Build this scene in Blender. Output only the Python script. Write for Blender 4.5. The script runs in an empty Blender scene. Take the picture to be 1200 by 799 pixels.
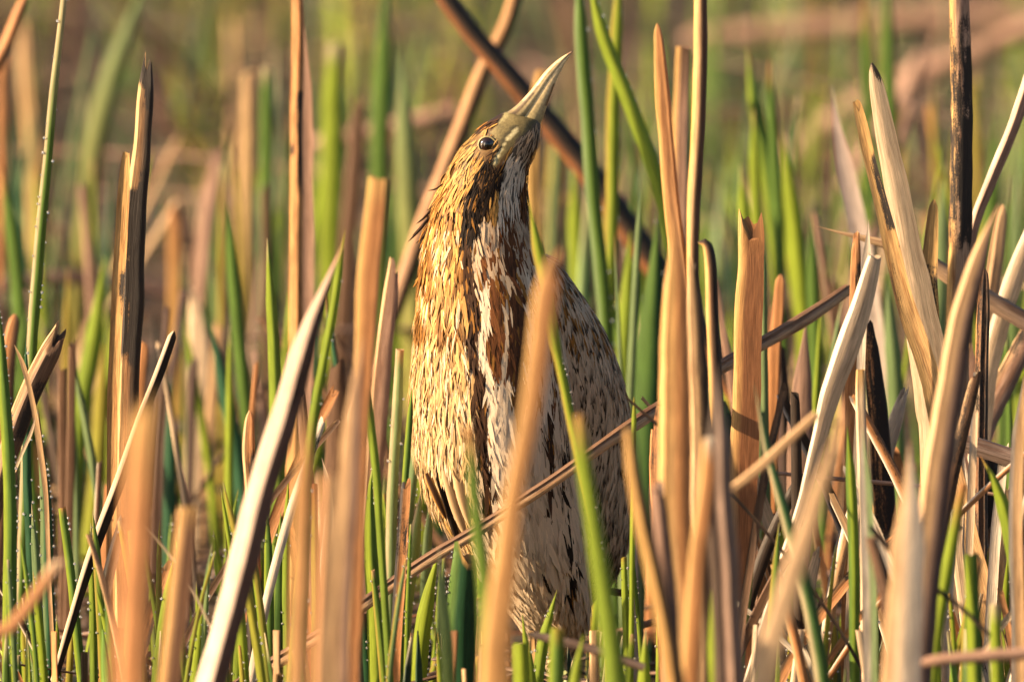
import bpy, math, random
import numpy as np
from mathutils import Vector, noise
R = math.radians
random.seed(7); rng = np.random.default_rng(7)
scn = bpy.context.scene
col = scn.collection

# ---------------------------------------------------------------- camera
CAMY, CAMZ, FOC = -15.0, 2.0, 500.0
ZC = 0.43                                   # height of the picture centre at the bird
cam_d = bpy.data.cameras.new('camera'); cam = bpy.data.objects.new('camera', cam_d); col.objects.link(cam)
cam.location = (0, CAMY, CAMZ)
PITCH = math.atan2(CAMZ - ZC, -CAMY)
cam.rotation_euler = (R(90) - PITCH, 0, 0)
cam_d.lens = FOC; cam_d.sensor_width = 36; cam_d.clip_start = 0.5; cam_d.clip_end = 500
cam_d.dof.use_dof = True; cam_d.dof.focus_distance = math.hypot(15, CAMZ - ZC) - 0.07
cam_d.dof.aperture_fstop = 4.3; cam_d.dof.aperture_blades = 0
scn.camera = cam
PPM = 1200 * FOC / 36                       # photograph pixels per metre at one metre

# ---------------------------------------------------------------- light
SUN_EL, SUN_AZ = R(22), R(-76)              # azimuth from -y (behind the camera) ; negative = left
sdir = Vector((math.cos(SUN_EL) * math.sin(SUN_AZ), -math.cos(SUN_EL) * math.cos(SUN_AZ), math.sin(SUN_EL)))
w = bpy.data.worlds.new('World'); scn.world = w; w.use_nodes = True
nt = w.node_tree; bg = nt.nodes['Background']
sky = nt.nodes.new('ShaderNodeTexSky'); sky.sky_type = 'NISHITA'; sky.sun_disc = False
sky.sun_elevation = SUN_EL; sky.sun_rotation = math.atan2(sdir.x, sdir.y)
sky.air_density = 1.0; sky.dust_density = 3.0; sky.ozone_density = 1.0
nt.links.new(sky.outputs[0], bg.inputs[0]); bg.inputs[1].default_value = 0.05
sl = bpy.data.lights.new('sun', 'SUN'); sl.energy = 5.0; sl.angle = R(0.5); sl.color = (1.0, 0.74, 0.46)
so = bpy.data.objects.new('sun', sl); col.objects.link(so); so.rotation_euler = sdir.to_track_quat('Z', 'Y').to_euler()
scn.view_settings.view_transform = 'Standard'; scn.view_settings.look = 'None'
scn.view_settings.exposure = 1.85; scn.view_settings.gamma = 1
scn.cycles.use_denoising = True
scn.cycles.max_bounces = 8; scn.cycles.transparent_max_bounces = 8
scn.cycles.sample_clamp_indirect = 6

# ---------------------------------------------------------------- helpers
def ray(px, py):
    x = (px - 600) / PPM; v = (399.5 - py) / PPM
    return Vector((x, math.cos(PITCH) + v * math.sin(PITCH), -math.sin(PITCH) + v * math.cos(PITCH)))
def P(px, py, Y=0.0):
    d = ray(px, py); k = (Y - CAMY) / d.y
    return Vector((d.x * k, Y, CAMZ + d.z * k))
def mpp(Y):                                  # metres per photograph pixel at depth Y
    return (Y - CAMY) / math.cos(PITCH) / PPM

def tag(o, label=None, cat=None, group=None, kind=None):
    if label: o['label'] = label
    if cat: o['category'] = cat
    if group: o['group'] = group
    if kind: o['kind'] = kind
    return o
def mesh_obj(name, V, F, mat, parent=None, cols=None, uvs=None, smooth=True, sharp=None, mats=None, fmat=None):
    me = bpy.data.meshes.new(name)
    me.from_pydata([tuple(v) for v in V] if not isinstance(V, np.ndarray) else V.tolist(), [], F if isinstance(F, list) else F.tolist())
    if cols is not None:
        a = me.color_attributes.new('Col', 'FLOAT_COLOR', 'POINT')
        a.data.foreach_set('color', np.asarray(cols, dtype=np.float32).ravel())
    if uvs is not None:
        li = np.empty(len(me.loops), dtype=np.int32); me.loops.foreach_get('vertex_index', li)
        uv = me.uv_layers.new(name='UVMap')
        uv.data.foreach_set('uv', np.asarray(uvs, dtype=np.float32)[li].ravel())
    if smooth:
        me.polygons.foreach_set('use_smooth', [True] * len(me.polygons))
    if sharp: me.set_sharp_from_angle(angle=sharp)
    me.materials.append(mat)
    o = bpy.data.objects.new(name, me); col.objects.link(o)
    if parent is not None: o.parent = parent
    return o
def empty(name, loc=(0, 0, 0)):
    o = bpy.data.objects.new(name, None); col.objects.link(o); o.location = loc; o.empty_display_size = .05
    return o

# ---------------------------------------------------------------- materials
def plant_mat(name, trans=0.2, fibre=0.45, rough=0.55, fscale=9.0, bump=0.25, stain=0.0, hue=0.0, coat=0.0):
    m = bpy.data.materials.new(name); m.use_nodes = True
    n = m.node_tree.nodes; l = m.node_tree.links
    bs = n['Principled BSDF']; out = n['Material Output']
    at = n.new('ShaderNodeAttribute'); at.attribute_name = 'Col'
    uv = n.new('ShaderNodeUVMap'); oi = n.new('ShaderNodeObjectInfo')
    off = n.new('ShaderNodeVectorMath'); off.operation = 'ADD'
    cx = n.new('ShaderNodeCombineXYZ'); mu = n.new('ShaderNodeMath'); mu.operation = 'MULTIPLY'; mu.inputs[1].default_value = 37.0
    l.new(oi.outputs['Random'], mu.inputs[0]); l.new(mu.outputs[0], cx.inputs[2]); l.new(mu.outputs[0], cx.inputs[1])
    l.new(uv.outputs[0], off.inputs[0]); l.new(cx.outputs[0], off.inputs[1])
    def ntex(sx, sy, detail, rough_=0.6):
        mp = n.new('ShaderNodeVectorMath'); mp.operation = 'MULTIPLY'; mp.inputs[1].default_value = (sx, sy, 1)
        l.new(off.outputs[0], mp.inputs[0])
        t = n.new('ShaderNodeTexNoise'); t.inputs['Scale'].default_value = 1; t.inputs['Detail'].default_value = detail; t.inputs['Roughness'].default_value = rough_
        l.new(mp.outputs[0], t.inputs['Vector']); return t
    fi = ntex(fscale * 3, 22, 4)            # long fibres
    bl = ntex(3.0, 24, 6, 0.7)             # blotches
    sp = ntex(14, 420, 3, 0.7)              # small specks
    # fibre brightness
    mr = n.new('ShaderNodeMapRange'); mr.inputs[1].default_value = 0.3; mr.inputs[2].default_value = 0.7
    mr.inputs[3].default_value = 1 - fibre; mr.inputs[4].default_value = 1 + fibre * 0.5
    l.new(fi.outputs[0], mr.inputs[0])
    mr2 = n.new('ShaderNodeMapRange'); mr2.inputs[1].default_value = 0.3; mr2.inputs[2].default_value = 0.72
    mr2.inputs[3].default_value = 1.12; mr2.inputs[4].default_value = 1 - fibre * 0.75
    l.new(bl.outputs[0], mr2.inputs[0])
    m1 = n.new('ShaderNodeMath'); m1.operation = 'MULTIPLY'; l.new(mr.outputs[0], m1.inputs[0]); l.new(mr2.outputs[0], m1.inputs[1])
    mix = n.new('ShaderNodeVectorMath'); mix.operation = 'SCALE'; l.new(at.outputs['Color'], mix.inputs[0]); l.new(m1.outputs[0], mix.inputs['Scale'])
    if stain:
        t3 = ntex(2.2, 13, 5, .6)
        r3 = n.new('ShaderNodeMapRange'); r3.inputs[1].default_value = .5; r3.inputs[2].default_value = .72; r3.inputs[3].default_value = 0; r3.inputs[4].default_value = stain; l.new(t3.outputs[0], r3.inputs[0])
        mm = n.new('ShaderNodeMix'); mm.data_type = 'RGBA'; mm.blend_type = 'MULTIPLY'; mm.inputs[7].default_value = (.42, .27, .18, 1)
        l.new(r3.outputs[0], mm.inputs[0]); l.new(mix.outputs[0], mm.inputs[6]); mix = mm
    # char mask from alpha + noise
    ad = n.new('ShaderNodeMath'); ad.operation = 'MULTIPLY_ADD'; ad.inputs[1].default_value = 1.0
    l.new(at.outputs['Alpha'], ad.inputs[0])
    nm = n.new('ShaderNodeMath'); nm.operation = 'MULTIPLY_ADD'; nm.inputs[1].default_value = 1.5; l.new(bl.outputs[0], nm.inputs[0])
    nm2 = n.new('ShaderNodeMath'); nm2.operation = 'MULTIPLY_ADD'; nm2.inputs[1].default_value = 0.8; nm2.inputs[2].default_value = -1.15
    l.new(sp.outputs[0], nm2.inputs[0]); l.new(nm2.outputs[0], nm.inputs[2]); l.new(nm.outputs[0], ad.inputs[2])
    st = n.new('ShaderNodeMapRange'); st.inputs[1].default_value = 0.36; st.inputs[2].default_value = 0.66; st.interpolation_type = 'SMOOTHSTEP'
    l.new(ad.outputs[0], st.inputs[0])
    cm = n.new('ShaderNodeMix'); cm.data_type = 'RGBA'; cm.inputs[7].default_value = (0.018, 0.012, 0.010, 1)
    l.new(st.outputs[0], cm.inputs[0]); l.new(mix.outputs[2 if stain else 0], cm.inputs[6])
    c = cm.outputs[2]
    l.new(c, bs.inputs['Base Color']); bs.inputs['Roughness'].default_value = rough
    bs.inputs['Specular IOR Level'].default_value = 0.35
    if coat: bs.inputs['Coat Weight'].default_value = coat; bs.inputs['Coat Roughness'].default_value = 0.3
    bp = n.new('ShaderNodeBump'); bp.inputs['Strength'].default_value = bump; bp.inputs['Distance'].default_value = 0.0008
    l.new(fi.outputs[0], bp.inputs['Height']); l.new(bp.outputs[0], bs.inputs['Normal'])
    tr = n.new('ShaderNodeBsdfTranslucent'); l.new(c, tr.inputs[0])
    ms = n.new('ShaderNodeMixShader'); ms.inputs[0].default_value = trans
    l.new(bs.outputs[0], ms.inputs[1]); l.new(tr.outputs[0], ms.inputs[2]); l.new(ms.outputs[0], out.inputs[0])
    return m
M = {}
M['green'] = plant_mat('green_reed', trans=0.44, fibre=0.40, rough=0.42, fscale=12, bump=0.15, coat=0.1)
M['dry'] = plant_mat('dry_reed', trans=0.2, fibre=0.5, rough=0.55, fscale=9, bump=0.5, stain=.5)
M['bark'] = plant_mat('weathered_stem', trans=0.04, fibre=0.6, rough=0.65, fscale=7, bump=1.0, stain=1.0)
M['litter'] = plant_mat('reed_litter', trans=0.10, fibre=0.5, rough=0.7, fscale=5, bump=0.3, stain=.8)

def simple_mat(name, c, rough=0.5, **kw):
    m = bpy.data.materials.new(name); m.use_nodes = True; b = m.node_tree.nodes['Principled BSDF']
    b.inputs['Base Color'].default_value = (*c, 1); b.inputs['Roughness'].default_value = rough
    for k, v in kw.items(): b.inputs[k].default_value = v
    return m
M['dew'] = simple_mat('water_drop', (1, 1, 1), 0.03, **{'Transmission Weight': 0.85, 'IOR': 1.33, 'Specular IOR Level': 1.0})

# colours (real-world albedo)
C = dict(
    straw=(.66, .42, .22), pale=(.76, .57, .38), white=(.82, .70, .56), orange=(.57, .26, .10), gold=(.68, .40, .14),
    rust=(.33, .12, .045), brown=(.17, .09, .05), grey=(.24, .165, .13), dark=(.045, .027, .018), black=(.010, .008, .007),
    pink=(.46, .28, .20), lilac=(.64, .50, .44), mauve=(.16, .10, .085),
    green=(.14, .25, .045), lime=(.36, .46, .045), teal=(.05, .15, .075), pgreen=(.26, .36, .16), dgreen=(.025, .09, .035),
    olive=(.16, .18, .04), ygold=(.48, .38, .07), cream=(.70, .58, .36))
def cc(c): return np.array(C[c] if isinstance(c, str) else c, dtype=float)

# ---------------------------------------------------------------- swept stems
def crom(pts, n):
    pts = np.asarray(pts, float)
    if len(pts) == 2: pts = np.vstack([pts[0], (pts[0] + pts[1]) / 2, pts[1]])
    seg = np.linalg.norm(np.diff(pts[:, :3], axis=0), axis=1); t = np.concatenate([[0], np.cumsum(seg)]); 
    ext = np.vstack([2 * pts[0] - pts[1], pts, 2 * pts[-1] - pts[-2]])
    u = np.linspace(0, t[-1], n); out = np.empty((n, pts.shape[1]))
    k = np.clip(np.searchsorted(t, u, side='right') - 1, 0, len(pts) - 2)
    f = ((u - t[k]) / np.maximum(t[k + 1] - t[k], 1e-9))[:, None]
    p0, p1, p2, p3 = ext[k], ext[k + 1], ext[k + 2], ext[k + 3]
    out = 0.5 * ((2 * p1) + (-p0 + p2) * f + (2 * p0 - 5 * p1 + 4 * p2 - p3) * f ** 2 + (-p0 + 3 * p1 - 3 * p2 + p3) * f ** 3)
    return out, u
def section(kind, m=12, ridge=0.0, seed=0):
    """closed outline; x across -1..1, y depth (-1 = towards the viewer)"""
    a = np.linspace(0, 2 * np.pi, m, endpoint=False) + np.pi    # start at the left edge
    x, y = np.cos(a), np.sin(a)                                  # first half: y<0 side (front)
    if kind == 'round': return np.stack([x, y], 1)
    if kind == 'lens': return np.stack([x, np.sign(y) * (1 - np.abs(x) ** 1.8)], 1)
    if kind == 'ridge':
        yf = np.where(x < ridge, (x + 1) / (ridge + 1), (1 - x) / (1 - ridge))
        yy = np.where(y <= 1e-6, -yf, 0.5 * (1 - x ** 2)); return np.stack([x, yy], 1)
    if kind == 'chan':                                           # curled leaf: crescent, hollow side towards the viewer
        yy = np.where(y <= 1e-6, 0.55 * (1 - x ** 2) - .12 * (1 - x ** 4), 0.9 * (1 - x ** 2) + .1 * (1 - x ** 8)) - 0.5
        return np.stack([x, yy], 1)
    if kind == 'rib':                                            # ribbed flat stalk
        yy = np.sign(y) * np.abs(np.sin(a)) ** .6 * (1 + .18 * np.cos(x * 9 + seed)); return np.stack([x, yy], 1)
def sweep(P3, W, thick, sec='lens', m=12, ridge=0.0, yaw=0.0, twist=0.0, tip='point', tipl=None, c0='green', c1=None, ctip=None,
          ctipl=0.03, char=(), left=None, right=None, seed=0, base_end=True, view=None):
    """P3 (n,3) tip -> base, W half widths. returns verts, faces, cols(4), uvs"""
    n = len(P3); rs = np.random.default_rng(seed)
    d = np.gradient(P3, axis=0); d /= np.linalg.norm(d, axis=1)[:, None]
    s = np.concatenate([[0], np.cumsum(np.linalg.norm(np.diff(P3, axis=0), axis=1))])
    vw = np.array([0, 1.0, 0]) if view is None else np.asarray(view, float)
    e1 = np.cross(vw, d)
    # e1 to the viewer's right-hand side for a stem read from tip down
    flip = np.where(e1[:, 0] < 0, -1.0, 1.0)
    if abs(d[:, 0]).mean() > 0.8 * abs(d[:, 2]).mean() + .3: flip = np.where(e1[:, 2] > 0, -1.0, 1.0)
    flip[:] = np.sign(flip.sum()) or 1
    e1 = e1 * flip[:, None]; e1 /= np.linalg.norm(e1, axis=1)[:, None]
    e2 = np.cross(d, e1); e2 /= np.linalg.norm(e2, axis=1)[:, None]
    e2 = np.where((e2 @ vw < 0)[:, None], -e2, e2)
    ang = yaw + twist * s / max(s[-1], 1e-6)
    ca, sa = np.cos(ang)[:, None], np.sin(ang)[:, None]
    f1, f2 = e1 * ca + e2 * sa, e2 * ca - e1 * sa
    S = section(sec, m, ridge, seed)
    W = W.copy(); w0 = W.max()
    if tipl is None: tipl = {'point': 8 * w0, 'round': 1.3 * w0, 'cut': 0, 'broken': 0}[tip]
    T = np.ones(n)
    if tip == 'point': T = np.clip(s / tipl, 0.02, 1) ** 0.75
    if tip == 'round': T = np.sqrt(1 - (1 - np.clip(s / tipl, 0.03, 1)) ** 2)
    W = W * T
    Th = thick * W if np.isscalar(thick) else thick
    V = P3[:, None, :] + f1[:, None, :] * (S[None, :, :1] * W[:, None, None]) + f2[:, None, :] * (S[None, :, 1:] * Th[:, None, None])
    if tip in ('cut', 'broken'):
        amp = (0.35 if tip == 'cut' else 2.2) * w0
        ph = rs.uniform(0, 6.28, 4); A = np.linspace(0, 2 * np.pi, m, endpoint=False)
        j = amp * (0.5 + 0.3 * np.sin(A + ph[0]) + .25 * np.sin(2 * A + ph[1]) + .2 * np.sin(4 * A + ph[2])) + rs.uniform(-.12, .12, m) * amp
        j = np.clip(j, 0, None)
        # pull the rings near the tip down so that they stay ordered
        for i in range(n):
            if s[i] > j.max() * 1.5 + 1e-6: break
            for q in range(m):
                tgt = max(s[i], j[q] * (1 - s[i] / (j.max() * 1.5 + 1e-6) * .99) + s[i] * 0.0 + 0)
                tgt = j[q] + s[i] * (1 - j[q] / (j.max() * 1.5 + 1e-9))
                V[i, q] += d[i] * (tgt - s[i])
    # colours
    c1 = c0 if c1 is None else c1
    t = (s / max(s[-1], 1e-6))[:, None]
    base = cc(c0) * (1 - t) + cc(c1) * t
    if ctip is not None:
        k = np.clip(1 - s / ctipl, 0, 1)[:, None] ** 0.8; base = base * (1 - k) + cc(ctip) * k
    colr = np.repeat(base[:, None, :], m, axis=1)
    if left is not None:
        k = (np.clip((-S[:, 0] - .35) / .35, 0, 1))[None, :, None]; colr = colr * (1 - k) + cc(left) * k  # left-edge tone; on many stems a sunlit rim painted into the colour
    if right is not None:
        k = (np.clip((S[:, 0] + .05) / .3, 0, 1))[None, :, None]; colr = colr * (1 - k) + cc(right) * k  # right-side tone; on many stems the shaded side painted in
    alpha = np.zeros((n, m))
    wob = np.array([noise.noise(Vector((s_ * 60, seed * 3.1, 0))) for s_ in s])
    for (a, b, side, amt) in char:               # a, b metres from the tip
        e = 0.022
        k = np.clip((s - a + wob * .02) / (e if a > .002 else .001), 0, 1) * np.clip((b + wob * .025 - s) / e, 0, 1)
        sd = np.ones(m) if side == 0 else np.clip((S[:, 0] * side + .6) / 1.0, 0, 1)
        alpha = np.maximum(alpha, k[:, None] * sd[None, :] * amt)
    rgba = np.concatenate([colr, alpha[:, :, None]], axis=2)
    us = np.linspace(0, 1, m, endpoint=False); us = np.where(us < .5, us * 2, 2 - us * 2)
    uv = np.stack([np.repeat(us[None, :], n, 0) * (w0 * 2 / .012), np.repeat(s[:, None], m, 1)], axis=2)
    V = V.reshape(-1, 3); rgba = rgba.reshape(-1, 4); uv = uv.reshape(-1, 2)
    i = np.arange(n - 1)[:, None] * m; q = np.arange(m)[None, :]; q2 = (q + 1) % m
    F = np.stack([i + q, i + m + q, i + m + q2, i + q2], axis=2).reshape(-1, 4)
    # tip cap: recessed centre vertex (hollow look, inner shade painted as a darker colour) and base cap
    depth = (0.9 * w0 if tip in ('cut', 'broken') else 0)
    cv = V[:m].mean(axis=0) + d[0] * depth; bv = V[-m:].mean(axis=0)
    V = np.vstack([V, cv, bv]); nv = n * m
    rgba = np.vstack([rgba, np.append(cc(c0) * (.35 if depth else 1), 0), np.append(base[-1], 0)])
    uv = np.vstack([uv, [.5, 0], [.5, s[-1]]])
    T0 = [(nv, (k + 1) % m, k) for k in range(m)] if False else [(nv, k, (k + 1) % m) for k in range(m)]
    T1 = [(nv + 1, (n - 1) * m + (k + 1) % m, (n - 1) * m + k) for k in range(m)]
    return V, F.tolist() + T0 + T1, rgba, uv, (s, W, f1, f2, P3)

ICO_V = None
def ico():
    global ICO_V
    if ICO_V is None:
        import bmesh
        b = bmesh.new(); bmesh.ops.create_icosphere(b, subdivisions=2, radius=1)
        ICO_V = (np.array([v.co[:] for v in b.verts]), np.array([[v.index for v in f.verts] for f in b.faces])); b.free()
    return ICO_V
def drops(parent, info, n, seed, rmin=.0006, rmax=.0012, smax=None, side=0):
    s, W, f1, f2, P3 = info; rs = np.random.default_rng(seed); iv, jf = ico(); VV = []; FF = []
    smax = min(s[-1], smax or .45)
    for k in range(n):
        x = rs.uniform(0.004, smax); i = min(np.searchsorted(s, x), len(s) - 1)
        sd = side if side else (1 if rs.random() < .6 else -1)
        r = rs.uniform(rmin, rmax) if rs.random() < .85 else rmax * 1.3
        c = P3[i] + f1[i] * sd * (W[i] + r * .4) - f2[i] * r * .3
        FF.append(jf + len(VV) * len(iv)); VV.append(iv * r + c)
    o = mesh_obj('dew_drops', np.vstack(VV), np.vstack(FF), M['dew'], parent); o['kind'] = 'stuff'
    return o
_LAB = {}
def stem(name, label, cat, Y, pts, ws, mat='dry', thick=.3, sec='lens', dew=0, dewside=0, group=None, extend=True, dy=0.0, rings=None, parent=None, Ys=None,
         char=(), wobble=.6, seed=None, m=14, part=None, **kw):
    """pts: photograph pixels tip -> base at depth Y (Y+dy at the base); ws: full widths in pixels; char ranges in pixels of y below the tip"""
    seed = (sum(ord(c) for c in label + name) * 31 + int(pts[0][0] * 7 + pts[0][1])) % 99991 if seed is None else seed
    k = len(pts); sc = mpp(Y)
    Ys = Ys or [Y + dy * i / (k - 1) for i in range(k)]
    A = np.array([[*P(p[0], p[1], yy)] for p, yy in zip(pts, Ys)])
    ws = np.interp(np.linspace(0, 1, k), np.linspace(0, 1, len(ws)), ws) if len(ws) != k else np.array(ws, float)
    wm = ws * .5 * sc * (.66 if Y < -1.3 else .82 if Y < -.55 else 1)
    if extend:
        dd = A[-1] - A[-2]
        if dd[2] > -1e-3: dd = np.array([0, 0, -1.0])
        dd = dd / np.linalg.norm(dd)
        if dd[2] > -.75: dd = dd * .5 + np.array([0, 0, -.8]); dd /= np.linalg.norm(dd)
        L = (A[-1][2] + .02) / -dd[2]
        if L > 0.01:
            st = 2 if L > .15 else 1
            for q in range(st):
                A = np.vstack([A, A[-1] + dd * L / st]); wm = np.append(wm, wm[-1])
    length = np.linalg.norm(np.diff(A, axis=0), axis=1).sum()
    n = rings or int(min(110, max(10, length / (.006 if Y > -1 and Y < .7 else .014))))
    Q, u = crom(np.hstack([A, wm[:, None]]), n)
    P3, W = Q[:, :3], np.maximum(Q[:, 3], .0003)
    wv = wobble * W.max() * .35
    for i in range(n):
        s_ = u[i]
        P3[i, 0] += wv * noise.noise(Vector((s_ * 9, seed * .37, 1))); 
        W[i] *= 1 + .14 * wobble * noise.noise(Vector((s_ * 28, seed * .71, 9)))
    ch = [(a * sc, b * sc, sd, am) for (a, b, sd, am) in char]
    V, F, c_, uv, info = sweep(P3, W, thick, sec=sec, m=m, char=ch, seed=seed, **kw)
    if part:                                    # becomes a named part of a thing
        o = mesh_obj(part, V, F, M[mat], parent, c_, uv, sharp=R(38)); return o, info
    o = mesh_obj(name, V, F, M[mat], None, c_, uv, sharp=R(38))
    # put the origin at the foot of the stem
    b = Vector(P3[-1]); o.data.transform(__import__('mathutils').Matrix.Translation(-b)); o.location = b
    if label in _LAB and not group: print('DUP LABEL', label)
    _LAB[label] = 1
    tag(o, label, cat, group)
    if dew:
        dd = drops(o, info, dew, seed, side=dewside); dd.location = -b
    return o

# ================================================================ ground
def hgt(x, y):
    return .02 * noise.noise(Vector((x * 1.3, y * 1.3, 0))) + .012 * noise.noise(Vector((x * 6, y * 6, 4))) - .02
def ground():
    xs = np.concatenate([[-400, -150, -60, -20, -8], np.linspace(-4, 4, 90), [8, 20, 60, 150, 400]])
    ys = np.concatenate([[-100, -60, -30, -18, -10], np.linspace(-5, 14, 160), [18, 30, 60, 150, 450]])
    V = []
    for y in ys:
        for x in xs:
            V.append((x, y, hgt(x, y) if (abs(x) < 5 and -6 < y < 15) else -.02))
    nx = len(xs); F = [(j * nx + i, j * nx + i + 1, (j + 1) * nx + i + 1, (j + 1) * nx + i) for j in range(len(ys) - 1) for i in range(nx - 1)]
    m = bpy.data.materials.new('marsh_mud'); m.use_nodes = True; n = m.node_tree.nodes; l = m.node_tree.links; b = n['Principled BSDF']
    tc = n.new('ShaderNodeTexCoord'); t = n.new('ShaderNodeTexNoise'); t.inputs['Scale'].default_value = 9; t.inputs['Detail'].default_value = 8
    l.new(tc.outputs['Object'], t.inputs['Vector'])
    r = n.new('ShaderNodeValToRGB'); e = r.color_ramp.elements
    e[0].position = .35; e[0].color = (.018, .012, .008, 1); e[1].position = .7; e[1].color = (.10, .062, .035, 1)
    x = e.new(.52); x.color = (.045, .035, .015, 1)
    l.new(t.outputs[0], r.inputs[0]); l.new(r.outputs[0], b.inputs['Base Color'])
    t2 = n.new('ShaderNodeTexNoise'); t2.inputs['Scale'].default_value = 3; l.new(tc.outputs['Object'], t2.inputs['Vector'])
    mr = n.new('ShaderNodeMapRange'); mr.inputs[1].default_value = .45; mr.inputs[2].default_value = .6; mr.inputs[3].default_value = .25; mr.inputs[4].default_value = .9
    l.new(t2.outputs[0], mr.inputs[0]); l.new(mr.outputs[0], b.inputs['Roughness'])
    bp = n.new('ShaderNodeBump'); bp.inputs['Strength'].default_value = .6; bp.inputs['Distance'].default_value = .01
    l.new(t.outputs[0], bp.inputs['Height']); l.new(bp.outputs[0], b.inputs['Normal'])
    o = mesh_obj('marsh_ground', V, F, m); o['kind'] = 'structure'
ground()

# ================================================================ the bittern
S0 = mpp(0.0)                                   # metres per photograph pixel at the bird
def pos(px, py, q):                             # q: depth offset in pixels (negative towards the viewer)
    p = P(px, py, 0); p.y += q * S0; return np.array(p)
# neck + breast + head: rows (Lx,Ly,Rx,Ry, half depth, centre depth)
NECK = [
 (592, 130, 634, 141, 13, 0), (580, 137, 634, 151, 17, 0), (566, 146, 633, 163, 22, 0), (551, 157, 628, 176, 27, 1), (537, 172, 622, 189, 32, 2),
 (525, 191, 618, 204, 37, 2), (515, 212, 617, 221, 42, 1), (506, 234, 618, 240, 47, 0), (499, 262, 624, 264, 52, -2),
 (492, 295, 634, 295, 58, -6), (488, 330, 646, 330, 66, -10), (484, 380, 656, 380, 78, -14), (481, 430, 664, 430, 86, -16), (480, 480, 670, 480, 92, -16),
 (484, 525, 674, 530, 96, -14), (496, 575, 680, 580, 96, -8), (522, 620, 686, 635, 92, 0), (552, 665, 690, 685, 80, 12), (580, 705, 688, 720, 62, 26), (604, 738, 676, 748, 38, 40), (630, 762, 656, 764, 8, 52)]
TORSO = [(606, 298, 632, 298, 14, 6), (590, 310, 646, 305, 34, 14), (560, 324, 661, 321, 56, 12), (530, 347, 680, 348, 74, 30), (506, 388, 704, 388, 92, 54), (490, 437, 723, 434, 104, 78), (481, 485, 735, 480, 112, 100), (481, 535, 740, 535, 114, 118), (490, 585, 741, 590, 110, 134), (516, 625, 739, 640, 100, 150), (545, 665, 728, 682, 84, 170), (580, 700, 706, 716, 66, 196), (612, 732, 684, 742, 46, 226), (634, 756, 664, 760, 26, 256), (648, 772, 654, 772, 4, 280)]
NECK = [(r_[0] + (6 if i > 2 else 0), *r_[1:]) for i, r_ in enumerate(NECK)]
TORSO = [(r_[0] + (6 if i < 12 else 0), *r_[1:]) for i, r_ in enumerate(TORSO)]
def loft(rows, n, m):
    A = np.array([[*pos(r[0], r[1], r[5]), *pos(r[2], r[3], r[5]), r[4] * S0] for r in rows])
    # resample by row index smoothly
    k = len(rows); t = np.linspace(0, k - 1, n); ext = np.vstack([2 * A[0] - A[1], A, 2 * A[-1] - A[-2]])
    i = np.clip(t.astype(int), 0, k - 2); f = (t - i)[:, None]
    p0, p1, p2, p3 = ext[i], ext[i + 1], ext[i + 2], ext[i + 3]
    Q = 0.5 * ((2 * p1) + (-p0 + p2) * f + (2 * p0 - 5 * p1 + 4 * p2 - p3) * f ** 2 + (-p0 + 3 * p1 - 3 * p2 + p3) * f ** 3)
    L, Rr, b = Q[:, :3], Q[:, 3:6], Q[:, 6]
    C = (L + Rr) / 2; a = np.linalg.norm(Rr - L, axis=1) / 2; e1 = (Rr - L) / (2 * a[:, None])
    th = np.linspace(0, 2 * np.pi, m, endpoint=False)
    x = np.sign(np.cos(th)) * np.abs(np.cos(th)) ** 1.0; y = np.sin(th)
    V = C[:, None] + e1[:, None] * (x[None, :, None] * a[:, None, None]) + np.array([0, 1.0, 0])[None, None] * (y[None, :, None] * b[:, None, None])
    return V, C
def loft_mesh(V):
    n, m, _ = V.shape
    i = np.arange(n - 1)[:, None] * m; q = np.arange(m)[None, :]; q2 = (q + 1) % m
    F = np.stack([i + q, i + q2, i + m + q2, i + m + q], axis=2).reshape(-1, 4).tolist()
    VV = np.vstack([V.reshape(-1, 3), V[0].mean(0), V[-1].mean(0)])
    F += [(n * m, (k + 1) % m, k) for k in range(m)] + [(n * m + 1, (n - 1) * m + k, (n - 1) * m + (k + 1) % m) for k in range(m)]
    return VV, F
VN, CN = loft(NECK, 150, 72); VT, CT = loft(TORSO, 110, 80)

def to_px(p):                                   # where a point of the bird lies on the bird's own front elevation
    x, y, z = p
    # elevation drawing: drop the depth, keep the height on the bird's plane
    d = np.array([x, 0.0, z]); k = (d[1] - CAMY)
    u = x / k; w_ = (z - CAMZ) / k; cp, sp = math.cos(PITCH), math.sin(PITCH)
    fwd = cp - w_ * sp; up = sp + w_ * cp
    return 600 + PPM * u / fwd, 399.5 - PPM * up / fwd
def seg(px, py, line):                           # signed cover of a painted stripe: >0 inside, in widths
    best = -9
    for (x0, y0, w0), (x1, y1, w1) in zip(line[:-1], line[1:]):
        dx, dy = x1 - x0, y1 - y0; t = max(0, min(1, ((px - x0) * dx + (py - y0) * dy) / (dx * dx + dy * dy)))
        d = math.hypot(px - x0 - t * dx, py - y0 - t * dy); w_ = w0 + (w1 - w0) * t
        best = max(best, 1 - d / w_)
    return best
BLK = (.018, .012, .009); CHE = (.20, .075, .026); CRM = (.76, .60, .42); GLD = (.54, .29, .08); BUF = (.52, .39, .25); OCH = (.42, .19, .04); DBR = (.06, .028, .014); GRYB = (.46, .37, .27)
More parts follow.
